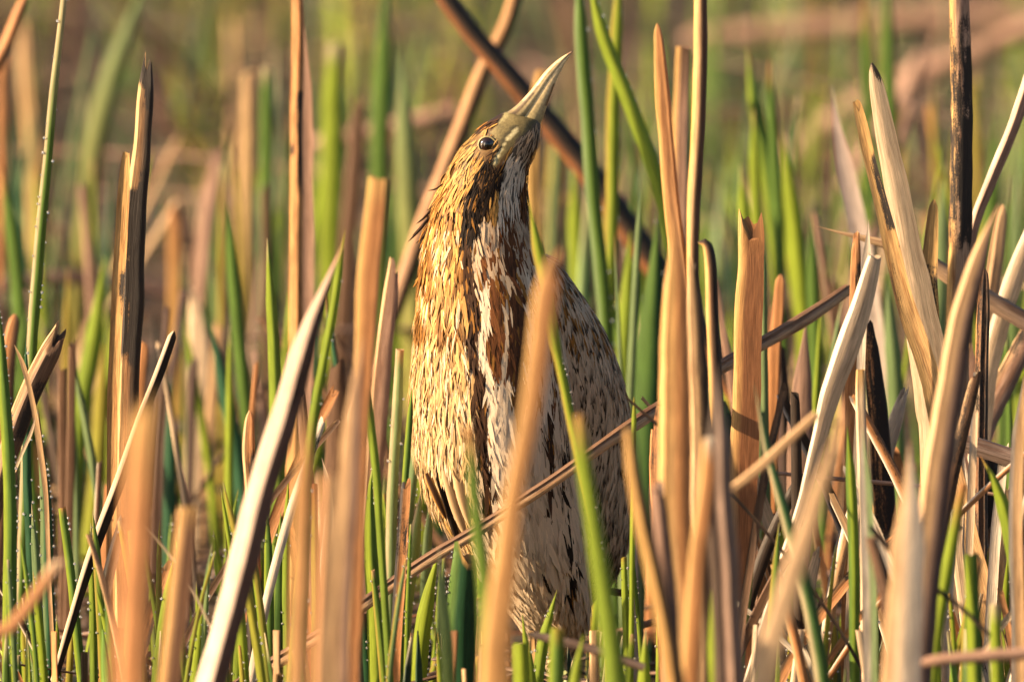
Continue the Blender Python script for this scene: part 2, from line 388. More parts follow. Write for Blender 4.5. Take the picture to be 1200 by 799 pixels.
STR = [  # stripes of the neck and breast: polyline with half widths, colour, weight
 ([(578, 182, 8), (578, 196, 13), (571, 213, 15), (561, 236, 13), (551, 262, 10), (545, 292, 6)], BLK, 1.0),
 ([(578, 180, 6), (574, 195, 9)], BLK, 1.0),
 ([(547, 285, 5), (551, 330, 6), (554, 372, 7), (557, 412, 6), (562, 440, 7), (564, 480, 7), (567, 520, 6), (571, 560, 5), (576, 600, 4)], DBR, .95),
 ([(596, 262, 9), (594, 290, 22), (594, 318, 29), (594, 345, 25), (597, 362, 16)], CHE, .42),
 ([(600, 300, 9), (604, 340, 11), (606, 390, 12), (606, 430, 11), (608, 470, 8), (613, 500, 4)], (.13, .05, .02), .72),
 ([(582, 345, 8), (582, 395, 8), (580, 445, 5)], CHE, 1.0),
 ([(566, 330, 5), (570, 300, 3)], CHE, .7),
 ([(631, 255, 5), (640, 300, 9), (646, 345, 8), (650, 400, 6), (652, 470, 5)], CHE, .6),
 ([(616, 200, 4), (612, 230, 5), (613, 262, 5)], CHE, .8), ([(625, 178, 4), (620, 205, 4), (621, 250, 4)], DBR, .7),
 ([(625, 330, 5), (630, 400, 5), (634, 470, 5)], DBR, .45),
 ([(642, 480, 3), (646, 540, 4), (640, 600, 3)], DBR, .8), ([(662, 520, 3), (661, 580, 3)], BLK, .6),
 ([(665, 612, 5), (664, 645, 5)], BLK, 1.0), ([(672, 660, 5), (668, 690, 5)], BLK, 1.0), ([(636, 655, 3.5), (640, 672, 3.5)], BLK, 1.0), ([(690, 600, 3), (692, 640, 3)], DBR, .6)]
CREAM = [
 ([(600, 195, 12), (600, 225, 15), (594, 252, 11), (590, 270, 7)], (.76, .62, .47)),
 ([(567, 345, 7), (569, 380, 9), (573, 430, 12), (582, 490, 16), (592, 540, 20), (600, 590, 24)], (.76, .62, .46)),
 ([(625, 330, 9), (628, 400, 12), (630, 470, 14)], (.74, .60, .44)), ([(572, 262, 5), (560, 300, 5), (556, 330, 4)], (.60, .45, .30))]
SKIN = [(594, 128), (618, 134), (628, 142), (620, 152), (607, 160), (597, 173), (580, 193), (575, 190), (584, 174), (586, 166), (579, 158), (574, 154), (582, 146)]
def inside(px, py, poly):
    c = False; j = len(poly) - 1
    for i in range(len(poly)):
        xi, yi = poly[i]; xj, yj = poly[j]
        if (yi > py) != (yj > py) and px < (xj - xi) * (py - yi) / (yj - yi) + xi: c = not c
        j = i
    return c
def nz(px, py, f, s=0): return noise.noise(Vector((px * f, py * f * .45, s)))
def paint(px, py, part, rnd, back):
    """plumage colours at a place: (vane colour, shaft streak colour, streak weight, tip weight)"""
    r1, r2, r3 = rnd
    if part == 'wing':
        up = max(0, min(1, (470 - py) / 150)); base = np.array((.68, .52, .36)) * (1 - .25 * up) * (.85 + .3 * r1)
        right = px > 610
        streak, sw = BLK, (.35 if r2 < .3 else .0)
        if up > .3 and r3 < .3: base = np.array(OCH) * .8
        if not right: base = np.array(GLD) * .8 if r1 < .5 else np.array(CRM) * .85
        sp_ = nz(px, py, .16, 11) + (r2 - .5) * .55 + (.10 if px > 690 else 0)
        return base, streak, (.95 if sp_ > .12 else sw), (1.25 if sp_ > .12 else 0)
    if py < 262 and px < 600:                    # head and nape
        base = np.array(GLD) * (.85 + .4 * r1); st, sw = DBR, .35 + .5 * (r2 < .45)
        crown = seg(px, py, [(590, 133, 5), (566, 146, 6), (546, 160, 5), (532, 178, 4)])
        if crown > 0: base = np.array(DBR) * 1.3 if r1 < .7 else np.array(OCH); st, sw = BLK, .8
        elif py < 215 and nz(px, py, .06) > -.1: base = np.array((.50, .30, .10)) * (.7 + .5 * r1)
        elif nz(px, py, .1, 5) < -.25: base = np.array(OCH) * .6
    elif px < 556 + max(0, py - 430) * .02:      # left side of the neck and flank
        k = max(0, min(1, (py - 330) / 160)); base = np.array(GLD) * (1 - k) + np.array((.60, .41, .20)) * k
        base = base * (.75 + .5 * r1)
        if r3 < .22: base = np.array(CRM) * .95
        if nz(px, py, .09, 3) < -.18 and py < 400: base = np.array(OCH) * .55
        st, sw = (BLK if r2 < .25 else DBR), (1.1 if r2 < .55 else .35)
    else:                                        # breast and belly
        k = max(0, min(1, (py - 300) / 120)); base = (np.array((.50, .36, .24)) * (1 - k) + np.array(CRM) * .92 * k) * (.92 + .14 * r1)
        st, sw = DBR, (.35 if r2 < .10 else .03)
        if px > 635 and 300 < py < 620: st, sw = BLK, (.8 if r2 < .3 else .1)
    for ln, c_ in CREAM:
        v = seg(px, py, ln)
        if v > 0: base = np.array(c_) * (.95 + .12 * r1); st, sw = DBR, .0
    wob = 5 * nz(px, py, .07, 7)
    for ln, c_, wt in STR:
        v = seg(px + wob, py, ln)
        if v > -.1 and r3 < wt * (.85 + v * .9):
            base = np.array(c_) * (.55 + .7 * r1); st, sw = BLK, .6
            if r2 > .88: base = np.array(OCH) * .8
    return base, st, sw, (.5 if r2 < .3 else 0)

# ---- body: one continuous skin (neck + trunk joined by a remesh)
def build_body():
    a, fa = loft_mesh(VN); b, fb = loft_mesh(VT)
    # pull the skin 1.5 mm inside the plumage
    me = bpy.data.meshes.new('tmp'); n0 = len(a)
    me.from_pydata(np.vstack([a, b]).tolist(), [], fa + [tuple(i + n0 for i in f) for f in fb])
    o = bpy.data.objects.new('tmp', me); col.objects.link(o)
    md = o.modifiers.new('r', 'REMESH'); md.mode = 'VOXEL'; md.voxel_size = .0032; md.use_smooth_shade = True
    sm = o.modifiers.new('s', 'SMOOTH'); sm.iterations = 3
    dg = bpy.context.evaluated_depsgraph_get(); me2 = bpy.data.meshes.new_from_object(o.evaluated_get(dg)); bpy.data.objects.remove(o)
    me2.name = 'body'
    nv = len(me2.vertices); co = np.empty(nv * 3); me2.vertices.foreach_get('co', co); co = co.reshape(-1, 3)
    cols = np.ones((nv, 4))
    for i, p in enumerate(co):
        px, py = to_px(p)
        if inside(px, py, SKIN):
            g = .5 + .5 * nz(px, py, .12, 2)
            c_ = np.array((.06, .05, .022)) * (1 - g) + np.array((.20, .155, .065)) * g
            if seg(px, py, [(606, 150, 2.2), (592, 163, 2.4), (578, 190, 1.6)]) > 0: c_ = np.array((.52, .45, .25))
            if seg(px, py, [(604, 147, 2.0), (594, 155, 2.4), (582, 176, 2.2)]) > 0: c_ = np.array((.06, .05, .025))
            if seg(px, py, [(592, 134, 4), (580, 143, 4), (572, 150, 3)]) > 0: c_ = np.array((.20, .17, .08))
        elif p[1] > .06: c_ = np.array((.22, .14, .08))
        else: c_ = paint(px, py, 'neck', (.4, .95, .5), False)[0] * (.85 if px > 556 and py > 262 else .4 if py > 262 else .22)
        cols[i, :3] = c_
    at = me2.color_attributes.new('Col', 'FLOAT_COLOR', 'POINT'); at.data.foreach_set('color', cols.astype(np.float32).ravel())
    me2.materials.clear(); me2.materials.append(M['skin'])
    return me2
def feather_mat():
    m = bpy.data.materials.new('plumage'); m.use_nodes = True; n = m.node_tree.nodes; l = m.node_tree.links; b = n['Principled BSDF']
    at = n.new('ShaderNodeAttribute'); at.attribute_name = 'Col'; uv = n.new('ShaderNodeUVMap')
    sx = n.new('ShaderNodeSeparateXYZ'); l.new(uv.outputs[0], sx.inputs[0])
    # barbs: fine slanting lines from the shaft
    ab = n.new('ShaderNodeMath'); ab.operation = 'ABSOLUTE'; l.new(sx.outputs[0], ab.inputs[0])
    ad = n.new('ShaderNodeMath'); ad.operation = 'MULTIPLY_ADD'; ad.inputs[1].default_value = -1.2; l.new(ab.outputs[0], ad.inputs[0]); l.new(sx.outputs[1], ad.inputs[2])
    sn = n.new('ShaderNodeMath'); sn.operation = 'MULTIPLY'; sn.inputs[1].default_value = 75; l.new(ad.outputs[0], sn.inputs[0])
    s2 = n.new('ShaderNodeMath'); s2.operation = 'SINE'; l.new(sn.outputs[0], s2.inputs[0])
    mr = n.new('ShaderNodeMapRange'); mr.inputs[1].default_value = -1; mr.inputs[2].default_value = 1; mr.inputs[3].default_value = .82; mr.inputs[4].default_value = 1.1
    l.new(s2.outputs[0], mr.inputs[0])
    sc = n.new('ShaderNodeVectorMath'); sc.operation = 'SCALE'; l.new(at.outputs['Color'], sc.inputs[0]); l.new(mr.outputs[0], sc.inputs['Scale'])
    l.new(sc.outputs[0], b.inputs['Base Color']); b.inputs['Roughness'].default_value = .55; b.inputs['Specular IOR Level'].default_value = .12
    tr = n.new('ShaderNodeBsdfTranslucent'); l.new(sc.outputs[0], tr.inputs[0]); ms = n.new('ShaderNodeMixShader'); ms.inputs[0].default_value = .22
    l.new(b.outputs[0], ms.inputs[1]); l.new(tr.outputs[0], ms.inputs[2]); l.new(ms.outputs[0], n['Material Output'].inputs[0])
    return m
M['feather'] = feather_mat()
def attr_mat(name, rough, spec=.5, bump=0, bscale=300, coat=0):
    m = bpy.data.materials.new(name); m.use_nodes = True; n = m.node_tree.nodes; l = m.node_tree.links; b = n['Principled BSDF']
    at = n.new('ShaderNodeAttribute'); at.attribute_name = 'Col'
    tc = n.new('ShaderNodeTexCoord'); t = n.new('ShaderNodeTexNoise'); t.inputs['Scale'].default_value = bscale; t.inputs['Detail'].default_value = 4
    l.new(tc.outputs['Object'], t.inputs['Vector'])
    mr = n.new('ShaderNodeMapRange'); mr.inputs[1].default_value = .3; mr.inputs[2].default_value = .7; mr.inputs[3].default_value = .72; mr.inputs[4].default_value = 1.15; l.new(t.outputs[0], mr.inputs[0])
    sc = n.new('ShaderNodeVectorMath'); sc.operation = 'SCALE'; l.new(at.outputs['Color'], sc.inputs[0]); l.new(mr.outputs[0], sc.inputs['Scale']); l.new(sc.outputs[0], b.inputs['Base Color'])
    b.inputs['Roughness'].default_value = rough; b.inputs['Specular IOR Level'].default_value = spec
    b.inputs['Coat Weight'].default_value = coat
    bp = n.new('ShaderNodeBump'); bp.inputs['Strength'].default_value = bump; bp.inputs['Distance'].default_value = .0006; l.new(t.outputs[0], bp.inputs['Height']); l.new(bp.outputs[0], b.inputs['Normal'])
    return m
M['skin'] = attr_mat('bare_skin_and_down', .6, .3, .4, 500)
M['horn'] = attr_mat('bill_horn', .35, .5, .15, 350)
M['eye'] = simple_mat('eye_iris', (.016, .007, .004), .06, **{'Coat Weight': .3, 'Coat Roughness': .02, 'Specular IOR Level': .8})
M['pupil'] = simple_mat('eye_pupil', (.002, .002, .002), .03, **{'Specular IOR Level': .9})

bird = empty('bittern', pos(620, 877, 60)); bird.location.z = 0
tag(bird, 'brown streaked bittern standing upright among the reeds with its bill pointing up', 'bird')
BOFF = -np.array(bird.location)
def bpart(o, parent=bird):
    o.parent = parent
    if parent is bird: o.location = Vector(BOFF)
    return o
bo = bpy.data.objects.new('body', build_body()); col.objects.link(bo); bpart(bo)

# feather template: 5 stations x 3
FT = np.array([0, .2, .5, .8, 1.0]); FW = np.array([.4, .85, 1.0, .6, .05])
def feathers(V, C_, count, part, flen, fwid, lift, keep, seed=1, sampler=None):
    """V: loft grid (n,m,3). returns arrays for one mesh"""
    rs = np.random.default_rng(seed); n, m, _ = V.shape
    # area weights
    Vn = np.roll(V, -1, axis=1); A = np.linalg.norm(np.cross(Vn[:-1] - V[:-1], V[1:] - V[:-1]), axis=2)
    p = (A / A.sum()).ravel(); idx = rs.choice(len(p), count, p=p)
    fi, fj = idx // m, idx % m; a, b = rs.random(count), rs.random(count)
    j2 = (fj + 1) % m; i2 = fi + 1
    A00, A01, A10, A11 = V[fi, fj], V[fi, j2], V[i2, fj], V[i2, j2]
    a_, b_ = a[:, None], b[:, None]
    pt = (A00 * (1 - b_) + A01 * b_) * (1 - a_) + (A10 * (1 - b_) + A11 * b_) * a_
    dd = (A10 + A11 - A00 - A01); dd /= np.linalg.norm(dd, axis=1)[:, None] + 1e-12
    cc_ = (A01 + A11 - A00 - A10); cc_ /= np.linalg.norm(cc_, axis=1)[:, None] + 1e-12
    nn = np.cross(dd, cc_); nn /= np.linalg.norm(nn, axis=1)[:, None] + 1e-12
    out = pt - (C_[fi] * (1 - a_) + C_[i2] * a_); nn = np.where((np.sum(nn * out, 1) < 0)[:, None], -nn, nn)
    Vs, Cs, Us, Ns = [], [], [], []
    for k in range(count):
        px, py = to_px(pt[k])
        if not keep(px, py, pt[k]): continue
        back = nn[k][1] > 0.1
        if back and rs.random() < .35: continue
        L, Wd = flen(px, py), fwid(px, py)
        L *= rs.uniform(.75, 1.3) * S0; Wd *= rs.uniform(.7, 1.25) * S0 * .5
        d, n_ = dd[k], nn[k]
        # lie of the feather: slight random swing in the surface
        sw = rs.normal(0, .16); c = np.cross(d, n_)
        if part == 'wing' and not back: sw += .18
        d = d * math.cos(sw) + c * math.sin(sw); c = np.cross(d, n_)
        roll = rs.normal(0, .10 if (part == 'wing' or px > 560) else .22); c = c * math.cos(roll) + n_ * math.sin(roll); nr = np.cross(c, d); nr = nr if nr @ n_ > 0 else -nr
        lf = lift(px, py) * rs.uniform(.4, 1.5)
        s = FT * L; h = rs.uniform(.0003, .0014) + lf * L * (FT * .9 - .35 * FT ** 2) ; bend = -rs.uniform(.0, .12) * L * FT ** 3
        ax = pt[k] + d * s[:, None] + nr * (h + bend)[:, None]
        wv = Wd * FW
        vv = np.stack([ax - c * wv[:, None] - nr * (wv * .35)[:, None], ax, ax + c * wv[:, None] - nr * (wv * .35)[:, None]], 1)   # 5,3,3
        qx, qy = to_px(pt[k] + d * L * .55)
        base, st, sw_, tp = paint(qx, qy, part, rs.random(3), back)
        cl = np.ones((5, 3, 4)); cl[:, :, :3] = base
        f = np.array([.2, .5, .85, 1, 1])[:, None] * sw_ * (.7 if part != 'wing' else .85)
        cl[:, 1, :3] = base * (1 - f) + np.array(st) * f
        if tp > 0: cl[3:, :, :3] = cl[3:, :, :3] * (1 - tp * .75) + np.array(st) * tp * .75
        edge = rs.uniform(.95, 1.2); cl[:, 0, :3] *= edge; cl[:, 2, :3] *= edge
        uu = np.zeros((5, 3, 2)); uu[:, 0, 0] = -.5; uu[:, 2, 0] = .5; uu[:, :, 1] = (FT * L / .02)[:, None] + rs.random()
        Ns.append(np.repeat((nn[k] * .68 + nr * .32 + d * .05)[None], 15, 0)); Vs.append(vv.reshape(15, 3)); Cs.append(cl.reshape(15, 4)); Us.append(uu.reshape(15, 2))
    return Vs, Cs, Us, Ns
TF = np.array([(i * 3 + j, i * 3 + j + 1, i * 3 + j + 4, i * 3 + j + 3) for i in range(4) for j in range(2)])
def feather_obj(name, data, parent=bird):
    Vs, Cs, Us, Ns = data; n = len(Vs)
    F = (TF[None] + np.arange(n)[:, None, None] * 15).reshape(-1, 4)
    o = mesh_obj(name, np.vstack(Vs), F, M['feather'], None, np.vstack(Cs), np.vstack(Us)); bpart(o, parent)
    N_ = np.vstack(Ns); N_ /= np.linalg.norm(N_, axis=1)[:, None]; o.data.normals_split_custom_set_from_vertices(N_.tolist()); return o
def lerp(x, xs, ys): return float(np.interp(x, xs, ys))
eye_px = (571, 167.5)
def kp_head(px, py, p): return py < 262 and py > 138 - (px - 590) * .1 and not inside(px, py, SKIN) and math.hypot(px - eye_px[0], py - eye_px[1]) > 12
nb = feathers(VN, CN, 15000, 'neck', lambda x, y: lerp(y, [135, 200, 262], [9, 17, 26]), lambda x, y: lerp(y, [135, 200, 262], [1.5, 1.9, 2.5]), lambda x, y: lerp(y, [140, 230], [.10, .22]), kp_head, 3)
o = feather_obj('head_plumage', nb); o['kind'] = 'stuff'
def kp_neck(px, py, p): return py >= 255 and py < 500
nb = feathers(VN, CN, 25000, 'neck', lambda x, y: lerp(y, [255, 350, 500], [27, 34, 42]), lambda x, y: lerp(x, [480, 545, 600, 680], [2.5, 3.1, 6.0, 6.0]), lambda x, y: lerp(x, [480, 550, 572], [.22, .15, .03]), kp_neck, 4)
o = feather_obj('neck_plumage', nb); o['kind'] = 'stuff'
def kp_belly(px, py, p): return py >= 490
nb = feathers(VN, CN, 16000, 'neck', lambda x, y: 46 if x > 560 else 38, lambda x, y: 8.0 if x > 570 else 3.6, lambda x, y: .025 if x > 560 else .18, kp_belly, 5)
o = feather_obj('belly_plumage', nb); o['kind'] = 'stuff'
WROOT = []
for side, nm in ((1, 'wing'), (-1, 'wing')):
    kp = (lambda px, py, p: px > 612) if side > 0 else (lambda px, py, p: px <= 612)
    nb = feathers(VT, CT, 16000, 'wing', lambda x, y: lerp(y, [270, 400, 700], [20, 27, 34]), lambda x, y: lerp(y, [270, 400, 560, 700], [4, 5, 5.2, 4.4]), lambda x, y: .05, kp, 6 + side)
    o = feather_obj(nm, nb); WROOT.append(o); o['kind'] = 'stuff'
WROOT[0]['label'] = 'buff wing speckled with dark brown, on the right of the picture'
WROOT[1]['label'] = 'golden brown wing on the left of the picture'
# long flight feathers at the lower left edge of the folded wing
def big_feather(p0, p1, wpx, q, c_edge, c_mid, parent, bow=0.0, q1=None):
    a, b = pos(*p0, q), pos(*p1, q if q1 is None else q1); n = 12; t = np.linspace(0, 1, n); d = b - a; L = np.linalg.norm(d)
    c = np.cross(d / L, [0, -1.0, 0]); c /= np.linalg.norm(c)
    ax = a + d * t[:, None] + c * (np.sin(t * 3.14) * bow * S0)[:, None] + np.array([0, -1, 0]) * (np.sin(t * 3.14) * .004)[:, None]
    wv = wpx * .5 * S0 * np.array([np.interp(x, [0, .15, .6, .85, 1], [.5, 1, 1, .7, .08]) for x in t])
    xs = np.array([-1, -.5, 0, .5, 1]); V = ax[:, None] + c * (xs[None, :, None] * wv[:, None, None]) + np.array([0, 1, 0]) * ((xs ** 2)[None, :, None] * wv[:, None, None] * .35)
    cl = np.ones((n, 5, 4)); cl[:, :, :3] = c_mid; cl[:, 0, :3] = c_edge; cl[:, 4, :3] = c_edge; cl[:, 2, :3] = np.array(c_mid) * .5
    uu = np.zeros((n, 5, 2)); uu[:, :, 0] = xs * .5; uu[:, :, 1] = (t * L / .02)[:, None]
    F = [(i * 5 + j, i * 5 + j + 1, i * 5 + j + 6, i * 5 + j + 5) for i in range(n - 1) for j in range(4)]
    o = mesh_obj('flight_feather', V.reshape(-1, 3), F, M['feather'], None, cl.reshape(-1, 4), uu.reshape(-1, 2))
    o.parent = parent; return o
for (p0, p1, w_, q, ce, cm, bw) in [
    ((483, 470), (500, 590), 9, -10, (.66, .54, .36), (.60, .47, .28), -3), ((489, 500), (517, 612), 12, -30, CRM, OCH, -3), ((497, 520), (530, 622), 13, -55, GLD, (.5, .3, .1), -2),
    ((505, 520), (541, 634), 13, -72, (.62, .45, .25), BLK, 0), ((512, 540), (537, 628), 8, -80, (.05, .03, .02), BLK, 0), ((520, 530), (548, 622), 12, -90, (.60, .44, .26), (.42, .28, .15), 2),
    ((532, 520), (552, 608), 12, -98, (.62, .46, .28), (.5, .34, .18), 2), ((500, 545), (524, 600), 9, -84, GLD, DBR, 0)]:
    big_feather(p0, p1, w_, q, ce, cm, WROOT[1], bw)
# dark loose tuft at the nape
for (p0, p1, w_) in [((512, 240), (483, 276), 4), ((509, 244), (478, 283), 3), ((511, 236), (488, 262), 3), ((516, 230), (500, 246), 3), ((520, 214), (501, 223), 2), ((505, 262), (487, 285), 2.5)]:
    f = big_feather(p0, p1, w_, -5, (.10, .05, .03), BLK, bo, -2); f.name = 'nape_feather'; 
rn = random.Random(5)
for k in range(22):
    y = rn.uniform(178, 330); x = float(np.interp(y, [178, 212, 262, 330], [533, 516, 500, 490])) + rn.uniform(0, 10)
    L_ = rn.uniform(9, 22); f = big_feather((x, y), (x - L_ * rn.uniform(.35, .75), y + L_), rn.uniform(1.6, 2.8), rn.uniform(-30, 12), GLD, rn.choice([OCH, DBR, GLD, (.6, .42, .2)]), bo, rn.uniform(-2, 2)); f.name = 'nape_feather'
# tail at the back
for k in range(5):
    big_feather((640 + k * 5, 735), (644 + k * 6, 800), 13, 300, BUF, DBR, bo, 0, 360).name = 'tail_feather'

# bill
def bill(rows, name, cols_, dy=0):
    k = len(rows); A = np.array([[*pos(r[0], r[1], 0), *pos(r[2], r[3], 0), r[4] * S0] for r in rows]); Q, u = crom(A, 40)
    L, Rr, b = Q[:, :3], Q[:, 3:6], np.maximum(Q[:, 6], .0006); C_ = (L + Rr) / 2; a = np.linalg.norm(Rr - L, axis=1) / 2; e1 = (Rr - L) / (2 * a[:, None]); a = np.maximum(a, .0006)
    m = 20; th = np.linspace(0, 2 * np.pi, m, endpoint=False); x, y = np.cos(th), np.sin(th)
    V = C_[:, None] + e1[:, None] * (x[None, :, None] * a[:, None, None]) + np.array([0, 1., 0]) * ((np.sign(y) * np.abs(y) ** .8)[None, :, None] * b[:, None, None])
    t = np.linspace(0, 1, 40); cl = np.ones((40, m, 4))
    for i in range(40):
        for j in range(m): cl[i, j, :3] = cols_(t[i], x[j])
    VV, F = loft_mesh(V); cl = np.vstack([cl.reshape(-1, 4), cl[0, 0], cl[-1, 0]])
    o = mesh_obj(name, VV, F, M['horn'], None, cl); return bpart(o)
def cu(t, x):
    k_ = min(1, t * 2.2); c_ = np.array((.19, .15, .065)) * (1 - k_) + np.array((.68, .53, .29)) * k_
    if x < -.6: c_ = np.array((.46, .33, .18)) if t > .3 else np.array((.24, .18, .09))
    if -.6 < x < -.2 and .10 < t < .5: c_ = np.array((.09, .06, .03))          # nostril groove
    if -.5 < x < -.1 and .42 <= t < .8: c_ = np.array((.25, .18, .09))
    if x > .6: c_ = np.array((.16, .11, .055))
    if t < .15: c_ = c_ * .7
    if t > .93: c_ = np.array((.30, .18, .12))
    return c_
def cl_(t, x):
    k_ = min(1, t * 1.8); c_ = np.array((.22, .18, .075)) * (1 - k_) + np.array((.68, .52, .29)) * k_
    if -.6 < x < -.1: c_ = c_ * 1.15
    if x > .7 and .3 < t < .6: c_ = np.array((.24, .14, .07))
    return c_
bill([(584, 136, 606, 149, 11), (601, 127, 619, 135, 9.5), (621, 107, 632, 115, 7.5), (637, 86, 645, 94, 5.5), (652, 71.5, 657, 77, 3.5), (664, 63.5, 665, 66, 2), (671, 60.2, 671, 61.4, .8)], 'upper_mandible', cu)
bill([(598, 146, 629, 158, 8.5), (610, 131, 637, 136, 7.8), (624, 111, 645, 114, 6.2), (639, 91, 651.5, 96, 4.5), (653, 76, 659.5, 79.5, 2.7), (664, 67.5, 665.5, 68.5, 1.6), (668, 63.6, 668.6, 64.2, .8)], 'lower_mandible', cl_)
# eyes, one each side
def ball(name, c, r, mat, parent, sq=1.0):
    import bmesh
    b = bmesh.new(); bmesh.ops.create_uvsphere(b, u_segments=28, v_segments=18, radius=r)
    for v in b.verts: v.co.y *= sq
    me = bpy.data.meshes.new(name); b.to_mesh(me); b.free(); me.polygons.foreach_set('use_smooth', [True] * len(me.polygons)); me.materials.append(mat)
    o = bpy.data.objects.new(name, me); col.objects.link(o); o.parent = parent; o.location = c; return o
def ring(name, c, R_, r, mat, parent, colr, sgn):
    V = []; F = []; N, Mn = 36, 10
    for i in range(N):
        A = 2 * math.pi * i / N
        for j in range(Mn):
            B = 2 * math.pi * j / Mn; q = R_ + r * math.cos(B)
            V.append((q * math.cos(A) * 1.05, r * math.sin(B) * 1.1, q * math.sin(A) * .96))
            F.append((i * Mn + j, ((i + 1) % N) * Mn + j, ((i + 1) % N) * Mn + (j + 1) % Mn, i * Mn + (j + 1) % Mn))
    o = mesh_obj(name, V, F, mat, parent, np.tile([*colr, 1], (len(V), 1))); o.location = c; return o
for sg in (-1, 1):
    ec = pos(*eye_px, 2 + sg * 23.5) + BOFF
    e = ball('eye', Vector(ec), 9.6 * S0, M['eye'], bird, .72)
    ball('pupil', Vector((0.0002, sg * 4.0 * S0, 0)), 5.2 * S0, M['pupil'], e, .72)
    ring('eyelid', Vector((0, sg * 2.2 * S0, 0)), 9.6 * S0, 1.15 * S0, M['skin'], e, (.34, .28, .14), sg)
# legs and feet (below the picture, in the reed bases)
def tube(pts, rad, name, parent, c_, mat='horn', m=10):
    Q, u = crom(np.hstack([np.array(pts, float), np.array(rad, float)[:, None]]), 24)
    V, F, cl, uv, _ = sweep(Q[:, :3], Q[:, 3], 1.0, sec='round', m=m, tip='round', c0=c_)
    cl[:, 3] = 1; o = mesh_obj(name, V, F, M[mat], parent, cl, uv); return o
for (x, sg) in ((628, 1), (668, -1)):
    a = pos(x, 728, 60) + BOFF; kx = a + np.array([0, .035, -.03]); g = a + np.array([sg * .004, -.01, 0]); g[2] = .012
    lg = tube([a, kx, (kx + g) / 2 + np.array([0, -.006, 0]), g], [.011, .0075, .006, .0065], 'leg', bird, (.30, .34, .14))
    for (dx, dy) in ((-.045, -.05), (0, -.075), (.045, -.05), (0.01, .05)):
        e_ = g + np.array([dx, dy, -.006]); tube([g, (g + e_) / 2 + np.array([0, 0, .008]), e_], [.0055, .0045, .002], 'toe', lg, (.30, .34, .14))

# ================================================================ stems placed one by one
#   name, label, category, depth, [(px,py) tip -> base], widths, options
G, D = 'green', 'dry'
def gb(label, Y, pts, ws, **k):               # green blade
    k.setdefault('mat', 'green'); k.setdefault('thick', .42); k.setdefault('sec', 'ridge'); k.setdefault('ridge', .1); k.setdefault('c0', 'green')
    return stem('green_reed', label, 'reed blade', Y, pts, ws, **k)
def dr(label, Y, pts, ws, name='dead_reed', cat='dead reed', **k):
    k.setdefault('mat', 'dry'); k.setdefault('thick', .42); k.setdefault('sec', 'rib'); k.setdefault('c0', 'straw'); k.setdefault('tip', 'broken')
    return stem(name, label, cat, Y, pts, ws, **k)
def lf(label, Y, pts, ws, **k):
    k.setdefault('tip', 'point'); k.setdefault('thick', .3); k.setdefault('sec', 'chan')
    return dr(label, Y, pts, ws, name='dry_reed', cat='dry reed', **k)

# ---- left third
gb('tall green blade with a pale left edge rising out of the top left corner', .15, [(80, -60), (71, 30), (61, 130), (51, 240), (42, 340), (36, 430), (30, 560), (24, 700)], [6, 8, 10, 12, 13, 13, 13, 13], c0='green', c1='green', left='cream', ctip='cream', ctipl=.2, dew=40)
t = empty('charred_reed', P(138, 877, .05)); tag(t, 'tall charred reed stump with a blackened top and a torn sheath, left of the bird', 'dead reed')
o, _ = stem('s', 'x', None, .05, [(175, 60), (172, 105), (166, 170), (160, 250), (155, 330), (152, 400), (150, 480), (147, 600), (146, 799)], [9, 19, 20, 25, 27, 26, 26, 30, 34], part='stem', mat='bark', sec='rib', thick=.5, tip='broken', c0=(.34, .18, .08), c1='orange', left=(.62, .42, .2), right='dark', char=[(0, 75, 1, 1.2), (0, 50, 0, .85), (130, 385, 1, 1.4), (140, 380, 0, .8)])
o.parent = t; o.location = -t.location
o, _ = stem('s2', 'x', None, .035, [(148, 178), (146, 215), (142, 280), (137, 350), (134, 430), (131, 560), (129, 799)], [8, 13, 15, 14, 14, 12, 10], part='sheath', mat='bark', sec='chan', thick=.5, tip='cut', c0='gold', c1='orange', char=[(10, 120, 1, .35), (120, 200, 1, .6)])
o.parent = t; o.location = -t.location
dr('wide out-of-focus orange reed stump in front of the charred reed at left', -2.9, [(172, 455), (167, 520), (161, 650), (155, 830)], [44, 52, 58, 62], c0='orange', c1='orange', ctip='gold', ctipl=.1, thick=.5, tip='broken')
dr('short blurred brown reed stump with an orange left edge, low at left', -1.5, [(221, 592), (214, 660), (204, 760), (198, 830)], [34, 38, 40, 42], c0=(.30, .15, .08), left='gold', ctip='gold', ctipl=.02, thick=.5, tip='cut')
lf('narrow black and cream reed leaf slanting up to the right, low at left', -.12, [(204, 388), (186, 438), (162, 500), (141, 560), (118, 622), (95, 692), (64, 795)], [10, 12, 12, 14, 14, 12, 9], c0='dark', left='pale', tip='round', sec='ridge', ridge=-.2, thick=.5, char=[(0, 90, 1, 1.0), (230, 340, 1, 1.0)])
lf('long blurred cream leaf slanting up to the right, left of the bird', -.85, [(404, 285), (388, 325), (362, 395), (336, 478), (308, 570), (285, 660), (252, 790)], [15, 25, 33, 38, 41, 42, 42], c0=(.50, .33, .24), right='mauve', c1='white', sec='ridge', ridge=.15, thick=.75, ctip='gold', ctipl=.03, char=[(40, 230, 1, .5)], yaw=-.1)  # mauve right half and its char mask paint the leaf's shaded side
gb('thin dewy green blade hugging the long cream leaf', -.5, [(405, 268), (398, 310), (390, 365), (380, 420), (369, 480), (361, 560), (357, 660)], [5, 9, 10, 10, 11, 12, 12], c0='lime', c1='green', ctip='ygold', ctipl=.04, dew=22)
dr('tall thin stem with a scorched upper part and orange left edge, upper left', .6, [(348, -50), (350, 60), (347, 140), (348, 240), (347, 340), (346, 430), (343, 600)], [13, 15, 14, 15, 16, 17, 18], c0='orange', c1='gold', mat='bark', char=[(140, 300, 1, .75), (200, 240, 0, .6)], thick=.7)
